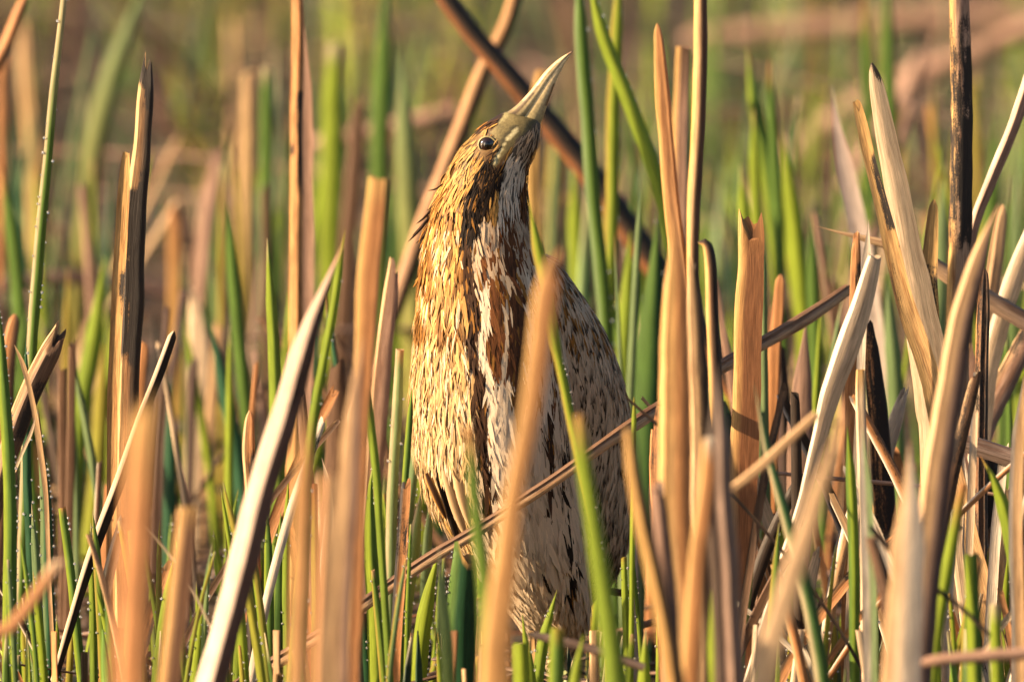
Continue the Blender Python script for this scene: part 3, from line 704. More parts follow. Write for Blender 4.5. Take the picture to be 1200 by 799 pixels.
lf('straight pinkish brown leaf close behind the scorched thin stem', .68, [(356, 30), (359, 120), (360, 240), (359, 340), (357, 470), (356, 600)], [8, 15, 16, 16, 16, 16], c0='pink', c1='pink')
dr('broad orange tan reed cut flat at the top, between long cream leaf and bird', -1.0, [(444, 207), (440, 260), (434, 330), (430, 400), (424, 480), (420, 600)], [28, 32, 34, 30, 26, 22], c0='orange', ctip='gold', ctipl=.03, tip='cut', left='gold', thick=.35)
dr('broad blurred pale tan reed rising at the bottom left of the bird', -1.5, [(424, 395), (414, 480), (408, 580), (402, 680), (396, 820)], [26, 34, 36, 38, 42], c0='straw', c1='straw', right='pink', tip='point', tipl=.1, thick=.4)
dr('blurred orange reed bottom left, left of the flat-topped tan one', -1.9, [(360, 480), (356, 560), (352, 660), (348, 820)], [20, 26, 28, 30], c0='orange', c1='straw', tip='point', tipl=.06, left='gold')
dr('blurred light orange reed low down between two tan reeds', -2.1, [(386, 555), (384, 640), (380, 720), (378, 830)], [30, 34, 36, 38], c0='straw', c1='straw', left='orange', tip='cut')
gb('slim blade with an orange dry tip, low left of centre', -.1, [(369, 566), (369, 620), (369, 680), (369, 760)], [7, 8, 9, 9], c0='ygold', c1='green', ctip='rust', ctipl=.05, tip='cut', dew=10)
lf('tiny bent straw tip with a dewdrop above the slim orange-tipped blade', -.08, [(377, 536), (383, 560), (388, 590), (390, 640)], [2, 6, 5, 5], c0='pale')
gb('bright yellow-green pointed blade above the long cream leaf', .25, [(314, 279), (317, 340), (322, 430), (325, 520), (326, 660)], [10, 12, 15, 17, 17], c0='lime', c1='green', ctip='cream', ctipl=.03, right='green')
t_ = dr('thin scorched stub with dark lower half beside the long cream leaf', .1, [(292, 481), (291, 530), (296, 600), (300, 680), (303, 760), (304, 830)], [10, 15, 14, 17, 26, 26], c0='orange', left='straw', mat='bark', char=[(30, 120, 1, .8), (190, 340, 0, .9)], tip='round', thick=.7)
dr('broken brown reed stub with a ragged top leaning right, left edge of picture', -.05, [(74, 378), (60, 408), (42, 446), (26, 486), (12, 530), (0, 575)], [16, 24, 26, 26, 24, 22], c0='brown', left='straw', mat='bark', char=[(0, 25, 1, .6), (50, 170, 1, .65)], thick=.7)
lf('frayed straw strand crossing the broken brown stub', -.18, [(17, 404), (28, 430), (38, 470), (46, 520), (53, 575), (56, 640)], [7, 6, 6, 7, 6, 5], c0='straw')
lf('second finer straw strand looping beside the frayed one', -.2, [(42, 488), (36, 508), (24, 535), (14, 560)], [3, 4, 4, 3], c0='pale', extend=False)
gb('broad bright green blade with beads of dew along the left margin', -.25, [(-4, 345), (3, 430), (8, 520), (12, 620), (12, 720), (10, 810)], [8, 12, 15, 16, 17, 17], c0='green', c1='green', left='lime', dew=60, dewside=1)
dr('rounded tan reed tip beside the broad dewy blade at left', .5, [(18, 368), (11, 410), (6, 470), (2, 540)], [12, 18, 18, 18], c0='orange', tip='round', right='brown')
gb('narrow dark green blade in the lower left corner', 0, [(30, 400), (31, 480), (32, 560), (35, 640), (38, 740)], [6, 9, 10, 11, 12], c0='teal', c1='dgreen', dew=14)
gb('dewy blue-green blade with a withered orange tip, lower left', .02, [(44, 470), (50, 540), (54, 600), (56, 680), (58, 799)], [4, 9, 14, 15, 15], c0='teal', ctip='rust', ctipl=.07, dew=60, left='pgreen')
gb('short grey-green pointed blade in the lower left corner', -.05, [(37, 590), (41, 650), (45, 720), (48, 810)], [6, 10, 11, 12], c0='pgreen', c1='teal', ctip='cream', ctipl=.02, dew=16)
gb('stubby green blade with a torn pale top in the bottom left corner', -.1, [(41, 716), (43, 760), (45, 810)], [14, 16, 17], c0='green', ctip='pale', ctipl=.012, tip='broken', dew=14)
gb('cut green blade leaning left with an orange top and dewdrops', -.05, [(73, 594), (80, 650), (88, 720), (97, 810)], [9, 10, 11, 11], c0='green', ctip='gold', ctipl=.008, tip='cut', dew=46, dewside=1, left='lime')
gb('straight pointed green blade with dewdrops beside the cut one', -.04, [(106, 612), (107, 660), (109, 720), (110, 810)], [5, 8, 9, 10], c0='lime', c1='green', dew=30, ctip='cream', ctipl=.015)
dr('blurred brown stem slanting across the bottom left corner', -1.7, [(72, 652), (40, 700), (12, 735), (-20, 765)], [18, 22, 24, 24], c0='orange', c1='brown', ctip='pale', ctipl=.02, thick=.7)
gb('small green shoot leaning left, right of the brown stump', .05, [(250, 621), (254, 650), (259, 690), (262, 740)], [5, 9, 9, 8], c0='lime', ctip='cream', ctipl=.01, dew=18)
gb('short green shoot with a dry cut tip behind the cream leaf', .12, [(281, 632), (279, 660), (277, 710)], [9, 9, 10], c0='green', ctip='straw', ctipl=.01, tip='cut')
gb('little yellow-green shoot at the bottom, left of the cream leaf', -.02, [(236, 752), (238, 780), (240, 815)], [6, 8, 9], c0='lime')
gb('dark green blade beside the bottom of the cream leaf', 0, [(330, 600), (328, 660), (326, 730), (325, 810)], [10, 20, 24, 26], c0='green', c1='dgreen', left='lime', dew=20)
gb('slender green blade edged with dew, right of the cream leaf', -.02, [(338, 560), (336, 610), (335, 680), (336, 760)], [4, 8, 9, 9], c0='lime', c1='green', dew=24)
# ---- under and around the bird
gb('pointed yellow-green blade with dewdrops, left of the bird near the bottom', -.1, [(440, 531), (434, 570), (434, 630), (437, 700), (443, 810)], [4, 10, 15, 18, 21], c0='lime', c1='lime', ctip='cream', ctipl=.03, dew=40, right='green')
gb('tall pale green blade with a dry cut top beside the bird', .1, [(469, 408), (466, 470), (461, 560), (458, 650), (456, 760)], [10, 12, 13, 13, 12], c0='pgreen', c1='pgreen', ctip='straw', ctipl=.02, tip='cut', left='cream', dew=24)
gb('grey-green blade leaning left behind the pale cut one', .2, [(494, 480), (484, 560), (474, 640), (468, 740)], [7, 12, 13, 14], c0='pgreen', c1='teal', dew=18)
gb('light green blade leaning left beneath the bird wing', .05, [(497, 560), (488, 620), (476, 700), (466, 800)], [6, 15, 18, 18], c0='pgreen', c1='lime', left='cream', dew=30)
gb('broad yellow-green blade with dewdrops under the bird wing', -.05, [(516, 640), (504, 690), (494, 750), (488, 820)], [12, 18, 20, 20], c0='lime', c1='lime', dew=44, dewside=1)
gb('second upright grey-green blade just below the bird wing', .12, [(505, 575), (500, 640), (497, 700), (496, 800)], [7, 11, 11, 12], c0='pgreen', dew=20)
gb('tall thin green blade touching the left flank of the bird', -.15, [(483, 455), (478, 520), (474, 580), (472, 660)], [6, 8, 8, 8], c0='green', left='lime')
gb('broad dark green blade with a curled brown top, below the bird', -.25, [(546, 634), (543, 680), (540, 740), (538, 820)], [30, 34, 36, 38], c0='dgreen', c1='dgreen', left='green', ctip='gold', ctipl=.012, tip='broken', dew=60, dewside=-1)
gb('blurred pale blade left of the curled-top blade', -.8, [(514, 640), (518, 700), (523, 760), (526, 830)], [10, 14, 18, 18], c0='pgreen', c1='lime', ctip='cream', ctipl=.03)
gb('thin green blade crossing in front of the flat-topped tan reed', -.35, [(420, 330), (424, 400), (432, 480), (441, 560), (445, 620)], [4, 9, 10, 10, 9], c0='lime', c1='green')
lf('thin whitish blade with dew at the bottom, left of centre', -.1, [(409, 684), (414, 720), (420, 770), (424, 830)], [3, 7, 8, 9], c0='white', right='teal')
gb('dark green blade at the bottom beside the thin whitish one', 0, [(424, 716), (427, 750), (431, 820)], [10, 16, 20], c0='dgreen', tip='cut', ctip='brown', ctipl=.02)
gb('pointed green shoot in the middle of the bottom edge', -.25, [(653, 690), (646, 715), (636, 755), (628, 815)], [5, 11, 14, 13], c0='lime', c1='green', ctip='ygold', ctipl=.008, dew=16)
gb('narrow shoot leaning left at the bottom centre', -.3, [(612, 718), (615, 745), (621, 780), (626, 820)], [4, 8, 10, 11], c0='lime', dew=8)
gb('blurred stubby green blade at bottom centre', -.75, [(609, 752), (611, 780), (614, 840)], [22, 25, 26], c0='lime', tip='cut')
gb('blurred upright green stub right of the pointed shoot', -.9, [(652, 735), (652, 770), (652, 840)], [20, 22, 22], c0='green', left='lime', tip='cut', ctip='ygold', ctipl=.02)
gb('blurred green stub leaning right at bottom centre', -.9, [(684, 742), (675, 785), (668, 840)], [14, 18, 20], c0='lime', tip='point')
gb('thin upright shoot standing right of the belly of the bird', -.1, [(731, 652), (732, 700), (734, 760), (735, 820)], [7, 8, 9, 10], c0='lime', tip='cut', ctip='ygold', ctipl=.01, dew=12)
lf('whitish dewy blade right of the belly of the bird', .1, [(746, 612), (748, 660), (748, 730), (747, 820)], [7, 12, 13, 13], c0='white', right='pgreen')
gb('green blade with gold tip at the bottom, right of the bird', -.5, [(757, 735), (756, 770), (755, 830)], [10, 16, 17], c0='lime', ctip='cream', ctipl=.02)
gb('tiny yellow-green tip in front of the tail end of the long fallen stem', -.3, [(743, 464), (743, 500), (742, 550), (741, 640)], [5, 6, 6, 6], c0='lime', ctip='ygold', ctipl=.02)
dr('bright orange blurred reed crossing in front of the bird breast', -2.0, [(652, 292), (641, 345), (632, 410), (620, 480), (606, 560), (594, 650), (584, 740), (578, 830)], [28, 40, 38, 34, 32, 42, 48, 50], c0='orange', c1='gold', tip='broken', thick=.25, left='gold')
gb('yellow-green blade starting at the throat of the bird', -.55, [(620, 232), (628, 280), (640, 340), (650, 400), (660, 450)], [5, 13, 15, 13, 10], c0='lime', c1='lime', left='ygold')
gb('thin dewy blade running down across the bird belly', -.35, [(652, 400), (662, 450), (674, 510), (688, 570), (700, 630), (708, 700), (712, 780)], [5, 9, 9, 9, 8, 8, 8], c0='green', left='cream', dew=40, dewside=1)
gb('broad blurred green blade with an orange tip before the bird belly', -1.6, [(678, 484), (684, 540), (695, 610), (706, 680), (716, 750), (722, 830)], [18, 24, 28, 34, 38, 38], c0='lime', c1='green', ctip='gold', ctipl=.04, tip='cut')
gb('blurred green blade with an orange tip before the left flank of the bird', -1.6, [(550, 500), (554, 550), (560, 620), (568, 700), (573, 820)], [16, 19, 23, 26, 28], c0='green', c1='lime', ctip='orange', ctipl=.035, tip='cut')
# ---- long stems behind
dr('dark fallen reed stem leaning down to the right behind the bird bill', 1.3, [(500, -35), (548, 33), (592, 84), (643, 143), (692, 205), (735, 265), (778, 325), (800, 360)], [22, 23, 25, 27, 29, 30, 30, 26], mat='bark', name='fallen_reed', cat='reed stem', c0='dark', left=(.24, .09, .03), right='black', sec='round', thick=.9, char=[(0, 700, 1, .5)], tip='round')  # black right side and char mask paint the shaded face into the colour
dr('gold and dark leaning reed stem passing behind the bird nape', 1.45, [(612, -40), (592, 30), (566, 84), (541, 150), (521, 200), (499, 255), (470, 340), (440, 430), (410, 520)], [16, 17, 19, 20, 20, 20, 20, 20, 20], mat='bark', name='fallen_reed', cat='reed stem', c0=(.42, .22, .08), c1='pink', right='black', sec='round', thick=.9)  # black right half is the stem's shaded side, painted on
dr('long fallen stem lying diagonally across the lower half in front of the bird', -.12, [(1004, 332), (925, 384), (832, 438), (768, 480), (700, 526), (640, 568), (560, 620), (500, 656), (430, 706), (370, 746), (280, 802), (215, 845)], [14, 17, 17, 16, 15, 15, 15, 15, 16, 16, 17, 17], Ys=[.2, .13, .02, -.08, -.135, -.15, -.15, -.15, -.15, -.14, -.13, -.12], name='fallen_reed', cat='reed stem', mat='bark', sec='rib', thick=.8, c0=(.36, .23, .15), c1=(.30, .19, .13), left='brown', right='straw', char=[(60, 700, -1, .15)], extend=False, wobble=1.0)
dr('fallen stem with a needle tip sloping down to the right edge', .2, [(956, 265), (985, 273), (1030, 284), (1075, 299), (1110, 322), (1150, 346), (1215, 384)], [3, 8, 12, 15, 20, 22, 22], name='fallen_reed', cat='reed stem', mat='bark', sec='round', thick=.9, c0='straw', c1='grey', tip='point', extend=False, char=[(10, 240, 1, .35)])
gb('tall green blade with pale midline right of the bill', .8, [(676, -40), (682, 60), (690, 160), (698, 260), (706, 350), (712, 440), (716, 600)], [15, 16, 17, 17, 17, 17, 17], c0='green', left='pgreen', right='green', dew=30, dewside=1)
gb('long green blade leaning down to the right, right of the bill', .7, [(688, -40), (706, 40), (735, 112), (760, 180), (779, 250), (792, 320), (800, 420)], [10, 15, 18, 18, 17, 15, 12], c0='lime', c1='green', dew=36, dewside=1)
gb('straight yellow-green blade between the two right of the bill', .9, [(726, -30), (722, 60), (718, 150), (716, 240), (714, 330), (712, 470)], [16, 15, 16, 15, 15, 15], c0='lime', c1='green', left='ygold', dew=12, dewside=1)
gb('broad dark green blade right of the bird back', .9, [(772, 245), (768, 330), (764, 420), (760, 520), (757, 640)], [14, 34, 38, 40, 40], c0='green', c1='dgreen', right='dgreen', dew=16)
gb('thin grey-green blade leaning left, right of the bird shoulder', .6, [(751, 222), (747, 300), (741, 400), (736, 500), (733, 600)], [6, 8, 10, 11, 11], c0='pgreen')
gb('second broad blade, yellow in the light, next to the bird shoulder', 1.2, [(712, 215), (712, 280), (713, 360), (714, 450)], [8, 13, 15, 15], c0='ygold', c1='lime')
gb('soft lime blade left of the broad dark green one', 1.0, [(738, 270), (735, 340), (731, 420), (729, 520)], [10, 16, 17, 17], c0='lime', c1='green')
dr('short orange reed tip behind the bird throat', 1.2, [(634, 82), (628, 130), (624, 180), (624, 260), (628, 340)], [12, 16, 18, 18, 18], c0='gold', c1='ygold', tip='cut')
# ---- the bundle right of the bird
dr('orange brown reed with a slim top at the left of the dense bundle', .3, [(769, 28), (774, 100), (783, 190), (792, 280), (800, 360), (806, 460)], [8, 16, 18, 20, 22, 24], c0='orange', c1='straw', left='gold', tip='round')
dr('blurred pale reed with a dark brown top, between two tall reeds', .8, [(801, 54), (799, 110), (797, 180), (796, 260), (796, 360)], [16, 18, 18, 18, 18], c0='pink', ctip='brown', ctipl=.07, left='gold', tip='cut')
dr('tall thin tan stem rising out of the top edge right of the bird', .3, [(822, -40), (820, 60), (817, 150), (813, 240), (811, 330), (812, 430), (814, 540)], [15, 16, 16, 16, 16, 18, 20], name='fallen_reed', cat='reed stem', c0='straw', c1='straw', left='gold', right='brown', sec='round', thick=.9)  # gold left and brown right paint the lit and shaded sides
dr('broad golden reed with a tapering top in the middle of the bundle', -.95, [(786, 250), (790, 330), (790, 420), (792, 520), (794, 620), (800, 799)], [8, 30, 42, 46, 44, 40], c0='gold', c1='straw', left='gold', right='orange', tip='point', tipl=.07, thick=.4)
dr('golden brown split reed behind the broad one in the bundle', -.6, [(812, 300), (816, 400), (820, 500), (822, 620), (824, 810)], [12, 26, 28, 30, 30], c0='straw', right='dark', tip='broken', char=[(80, 330, 1, .5)])
dr('dark brown stem with a bent rounded tip at the right of the bundle', -.35, [(818, 284), (828, 286), (833, 310), (835, 370), (838, 440), (843, 530)], [8, 11, 14, 15, 16, 18], c0='brown', left='gold', right='dark', sec='round', thick=.8, tip='round', wobble=.2)
dr('blurred grey-brown stem leaning left at the right side of the bundle', -1.3, [(838, 425), (840, 500), (844, 590), (850, 700), (856, 830)], [14, 34, 40, 42, 44], c0='grey', c1='pink', left='dark', tip='point', tipl=.08, thick=.7)
dr('blurred orange and black reed slanting at the left foot of the bundle', -1.5, [(738, 500), (744, 555), (757, 620), (774, 700), (790, 799)], [18, 26, 30, 32, 36], c0='gold', right='dark', tip='cut', char=[(20, 190, 1, .45)], thick=.5)
dr('blurred orange reed in the lower part of the bundle', -1.4, [(830, 512), (828, 570), (818, 650), (812, 740), (808, 830)], [20, 28, 30, 32, 34], c0='orange', left='gold', tip='cut', ctip='white', ctipl=.02)
dr('brown scorched reed deep inside the bundle', -.2, [(772, 470), (776, 540), (782, 620), (788, 720), (790, 820)], [22, 30, 34, 36, 36], c0='brown', mat='bark', left='orange', char=[(0, 500, 0, .35)])
dr('second grey reed stub leaning left at the foot of the bundle', -1.0, [(770, 560), (776, 640), (783, 720), (790, 830)], [18, 24, 26, 28], c0='pink', right='mauve')
gb('yellow-green blade low between the bundle and the flat orange reed', -1.0, [(832, 690), (836, 740), (842, 830)], [10, 18, 20], c0='lime')
# ---- flat orange reed and neighbours
dr('flat orange-brown reed with a broken top standing right of the bundle', -.03, [(880, 242), (878, 300), (876, 400), (874, 500), (871, 600), (868, 700), (864, 820)], [27, 31, 32, 33, 34, 34, 34], c0=(.46, .20, .085), c1='rust', left='gold', ctip='orange', ctipl=.06, tip='broken', thick=.2, sec='ridge', ridge=-.75)  # gold left edge is sunlight on the margin, put into the colour
lf('cream leaf pressed against the left side of the flat orange reed', .03, [(860, 535), (858, 600), (856, 680), (853, 760)], [4, 10, 10, 8], c0='white', left='white', sec='lens')
gb('dark green cut blade left of the flat orange reed', .3, [(848, 470), (850, 540), (849, 620), (848, 720)], [16, 17, 16, 16], c0='dgreen', tip='broken')
gb('light green blade with dew behind the flat orange reed', .2, [(895, 280), (895, 400), (896, 500), (898, 600)], [7, 10, 10, 10], c0='pgreen')
# ---- right third
gb('soft green blade with a cream tip, left of the pale blurred reed', 1.4, [(875, 55), (884, 120), (898, 190), (908, 270), (914, 360), (918, 460)], [12, 16, 17, 16, 15, 15], c0='green', ctip='straw', ctipl=.03, left='lime')
gb('soft green blade with an orange tip near the top right of centre', 1.35, [(901, 68), (904, 120), (908, 190), (913, 280), (916, 380)], [10, 12, 13, 13, 13], c0='green', ctip='orange', ctipl=.04)
gb('soft short green blade with a pale tip left of the soft orange-tipped one', 1.3, [(883, 127), (884, 180), (886, 240), (888, 330)], [10, 13, 13, 13], c0='lime', ctip='straw', ctipl=.02)
gb('small soft green blade above the flat orange reed', 1.2, [(868, 192), (871, 240), (875, 300), (878, 400)], [8, 13, 13, 14], c0='lime', c1='green', ctip='cream', ctipl=.02)
gb('bright lime soft blade leaning left, right of the flat orange reed', 1.45, [(917, 152), (924, 210), (933, 280), (939, 350), (942, 450)], [12, 18, 20, 18, 18], c0='lime', ctip='straw', ctipl=.02)
lf('whitish blurred leaf leaning left behind the cream pair', .9, [(974, 100), (986, 170), (1000, 240), (1014, 310), (1024, 400), (1030, 500)], [8, 18, 22, 24, 24, 22], c0='lilac', c1='white')
dr('scorched orange strip overlapping the big cream leaf', -.08, [(1003, 117), (1012, 150), (1024, 205), (1036, 255), (1049, 305), (1066, 370), (1088, 440), (1108, 520)], [9, 13, 15, 17, 19, 22, 24, 26], c0='gold', c1='straw', mat='bark', left='gold', sec='chan', thick=.35, char=[(50, 180, 1, .75), (180, 300, -1, .4)], tip='cut')
lf('big cream leaf with a scorched tip standing at the right', -.02, [(1022, 74), (1030, 115), (1044, 185), (1060, 265), (1074, 340), (1087, 410), (1097, 480), (1100, 530)], [10, 20, 26, 31, 37, 44, 48, 44], c0='pale', c1='pale', char=[(0, 48, 1, .85), (0, 14, 0, .8)], sec='ridge', ridge=-.35, thick=.22, tip='round', tipl=.02, right=(.66, .50, .33))
dr('tall charred reed stump rising past the top edge at right', .12, [(1124, -40), (1126, 60), (1127, 160), (1125, 260), (1124, 340), (1122, 430), (1119, 520), (1117, 640)], [23, 25, 26, 27, 28, 28, 28, 28], mat='bark', name='charred_reed', c0='pink', c1='straw', left='gold', sec='ridge', ridge=-.5, thick=.4, char=[(40, 350, 0, .5), (80, 340, 1, .8), (160, 320, 1, 1.1), (90, 320, 0, .62)])
lf('pinkish leaf leaning to the right beside the tall charred reed', .2, [(1208, 88), (1186, 150), (1160, 215), (1143, 262), (1132, 320)], [15, 15, 14, 13, 12], c0='pink', left='white', sec='ridge', ridge=-.3, tip='cut', thick=.4)
lf('cream leaf leaning in from the right edge', .25, [(1216, 262), (1192, 315), (1174, 370), (1160, 430), (1150, 500)], [22, 22, 23, 24, 24], c0='pale', left='white', sec='ridge', ridge=-.4, tip='cut')
dr('blurred golden and dark brown reed leaning right in front of the cream leaf', -.9, [(1172, 238), (1148, 300), (1126, 370), (1112, 450), (1102, 530), (1090, 620), (1078, 720), (1068, 830)], [12, 26, 34, 38, 42, 44, 48, 52], c0='straw', right='mauve', tip='point', tipl=.06, thick=.5, char=[(70, 210, 1, .5)])
dr('slim blurred gold reed tip beside the tall charred reed', .5, [(1176, 240), (1168, 290), (1160, 350), (1156, 420)], [12, 20, 20, 20], c0='straw', c1='pink', tip='round')
dr('mottled burnt reed stub between the cream leaf and the tall charred reed', .1, [(1094, 234), (1091, 280), (1088, 330), (1090, 400), (1093, 500)], [10, 16, 20, 20, 18], mat='bark', c0='gold', c1='brown', char=[(60, 330, 0, .55)], tip='round', sec='chan', thick=.6)
dr('narrow burnt reed stub right of the tall charred reed', -.02, [(1154, 315), (1152, 370), (1150, 430), (1149, 520), (1148, 640)], [10, 15, 16, 17, 18], mat='bark', c0='brown', left='orange', char=[(0, 400, 0, .5)], tip='round', thick=.7)
lf('pale leaf with a cut top leaning right, crossing in front of the long fallen stem', -.25, [(1025, 298), (1010, 350), (992, 405), (976, 455), (962, 510), (946, 565), (932, 612)], [15, 24, 28, 24, 18, 14, 12], c0='pale', left='white', sec='ridge', ridge=-.55, tip='cut', thick=.4)
lf('small whitish leaf tip above the pale cut leaf', -.1, [(1018, 258), (1016, 290), (1013, 330), (1010, 400)], [4, 9, 10, 10], c0='white', c1='pale')
dr('narrow orange sheath standing behind the pale cut leaf', .05, [(1004, 270), (1003, 320), (1001, 370), (998, 430), (996, 520)], [8, 12, 12, 12, 12], mat='bark', c0='orange', char=[(20, 120, 1, .5)])
dr('black charred reed with orange streaks, right of the pale cut leaf', .12, [(1018, 372), (1022, 430), (1029, 500), (1036, 580), (1044, 660), (1050, 740)], [14, 20, 24, 26, 26, 24], mat='bark', name='charred_reed', c0='orange', c1='orange', char=[(0, 400, 0, .62), (0, 400, 1, .9)], thick=.7)
gb('soft green blade behind the big cream leaf', .8, [(1040, 330), (1045, 400), (1050, 480), (1054, 600)], [14, 18, 18, 18], c0='pgreen', c1='green')
gb('straight bright green blade at lower right', -.35, [(993, 500), (997, 560), (1000, 640), (1001, 740)], [7, 12, 13, 12], c0='lime', c1='green', left='green')
dr('yellow-orange cut stub in front of the black charred reed', -.3, [(1008, 432), (1009, 480), (1012, 560), (1014, 680)], [10, 12, 12, 12], c0='pale', ctip='gold', ctipl=.03, tip='cut')
lf('upright whitish blurred blade at lower right', -.65, [(1010, 500), (1014, 580), (1018, 680), (1021, 820)], [10, 18, 20, 20], c0='white', right='pgreen')
dr('broad blurred tan reed slanting up to the right at lower right', -2.0, [(992, 480), (966, 560), (937, 645), (908, 740), (884, 840)], [12, 26, 34, 40, 44], c0='straw', c1='pale', tip='point', tipl=.08, thick=.25)
dr('blurred straw coloured stalk slanting across the flat orange reed', -1.0, [(958, 484), (920, 520), (885, 552), (848, 580)], [12, 14, 14, 12], c0='straw', extend=False, tip='cut')
lf('hair-thin twig lying level across the lower right', .02, [(888, 552), (960, 559), (1050, 567), (1110, 572), (1165, 579)], [4, 5, 5, 5, 4], c0='pink', mat='bark', sec='round', thick=.9, extend=False)
gb('blurred dark-edged green blade leaning left at lower right', -.8, [(884, 450), (900, 530), (920, 600), (942, 680), (960, 770), (968, 830)], [6, 12, 16, 20, 22, 22], c0='teal', c1='green', left='cream')
dr('dark blurred twig stub with a blackened end at lower right', -1.0, [(1020, 628), (1034, 680), (1046, 730), (1050, 790)], [14, 20, 20, 16], mat='bark', c0='brown', c1='dark', char=[(50, 120, 0, .8)], thick=.9, tip='cut')
dr('thin dark twig sloping down to the right at lower right', -.9, [(1018, 615), (1045, 645), (1085, 680), (1130, 715), (1160, 745)], [8, 9, 8, 7, 6], mat='bark', c0='dark', extend=False, sec='round', thick=.9, tip='round')
dr('wide blurred cream reed at the bottom right', -1.3, [(1066, 520), (1066, 590), (1062, 670), (1058, 760), (1056, 840)], [22, 44, 50, 54, 56], c0='pale', left='straw', right='white', tip='point', tipl=.1, thick=.35)
gb('green blade with a burnt orange top leaning right at lower right', -.8, [(1130, 566), (1121, 610), (1110, 670), (1098, 740), (1090, 830)], [10, 15, 17, 18, 18], c0='lime', ctip='orange', ctipl=.05, tip='cut')
gb('bright yellow-green cut blade at the bottom right', -.75, [(1138, 648), (1140, 700), (1143, 760), (1145, 830)], [18, 20, 22, 22], c0='lime', tip='cut', right='green')
gb('short yellow-green blade right of the bright cut one', -.8, [(1166, 706), (1167, 750), (1169, 830)], [13, 17, 18], c0='lime', tip='cut', ctip='cream', ctipl=.02)
gb('arching green blade with an orange tip near the right edge', -.4, [(1149, 534), (1164, 560), (1178, 600), (1188, 650), (1195, 710), (1198, 800)], [9, 15, 17, 17, 17, 17], c0='lime', c1='green', ctip='orange', ctipl=.02)
dr('ragged orange stub at lower right beside the arching blade', 0, [(1168, 630), (1162, 660), (1156, 700), (1152, 760)], [17, 18, 18, 18], c0='gold', mat='bark', char=[(10, 60, 1, .3)])
gb('dark green blade low at the right, under the blurred golden reed', .2, [(1108, 690), (1111, 740), (1114, 830)], [20, 28, 30], c0='dgreen')
lf('tan leaf standing at the right edge', -.45, [(1200, 440), (1193, 520), (1190, 600), (1192, 700)], [10, 15, 16, 16], c0='straw', left='white')
dr('greyish tan reed with a scorched top leaning in at the right edge', .3, [(1212, 378), (1188, 425), (1166, 470), (1148, 520), (1138, 590)], [22, 26, 28, 28, 28], c0='pink', mat='bark', char=[(0, 75, -1, .6)], left='straw')
dr('thick grey weathered stem lying level at the right edge', -.1, [(1108, 514), (1140, 522), (1180, 535), (1220, 548)], [18, 22, 23, 23], name='fallen_reed', cat='reed stem', mat='bark', c0='grey', sec='rib', thick=.9, extend=False, wobble=1)
dr('blurred pinkish stem lying level in the bottom right corner', -1.2, [(1072, 778), (1110, 772), (1160, 768), (1225, 764)], [14, 18, 18, 18], name='fallen_reed', cat='reed stem', c0='pink', extend=False, sec='round', thick=.9, tip='round')
dr('blurred grey stem lying level under the belly of the bird', -.7, [(618, 742), (660, 752), (700, 762), (755, 782)], [10, 14, 14, 12], name='fallen_reed', cat='reed stem', mat='bark', c0='grey', ctip='black', ctipl=.02, extend=False, sec='round', thick=.9, tip='round')
dr('short brown stem lying level right of the belly of the bird', .1, [(684, 684), (712, 692), (744, 696)], [7, 9, 8], name='fallen_reed', cat='reed stem', mat='bark', c0='brown', extend=False, sec='round', thick=.9)
dr('pale slanting stem low behind the dewy whitish blade', .15, [(775, 725), (735, 738), (700, 745), (655, 760)], [8, 9, 9, 8], name='fallen_reed', cat='reed stem', c0='pink', extend=False, sec='round', thick=.9)
dr('thin stem lying along the bottom edge left of centre', .05, [(575, 765), (535, 782), (480, 800), (440, 812)], [8, 9, 10, 10], name='fallen_reed', cat='reed stem', mat='bark', c0='mauve', extend=False, sec='round', thick=.9)
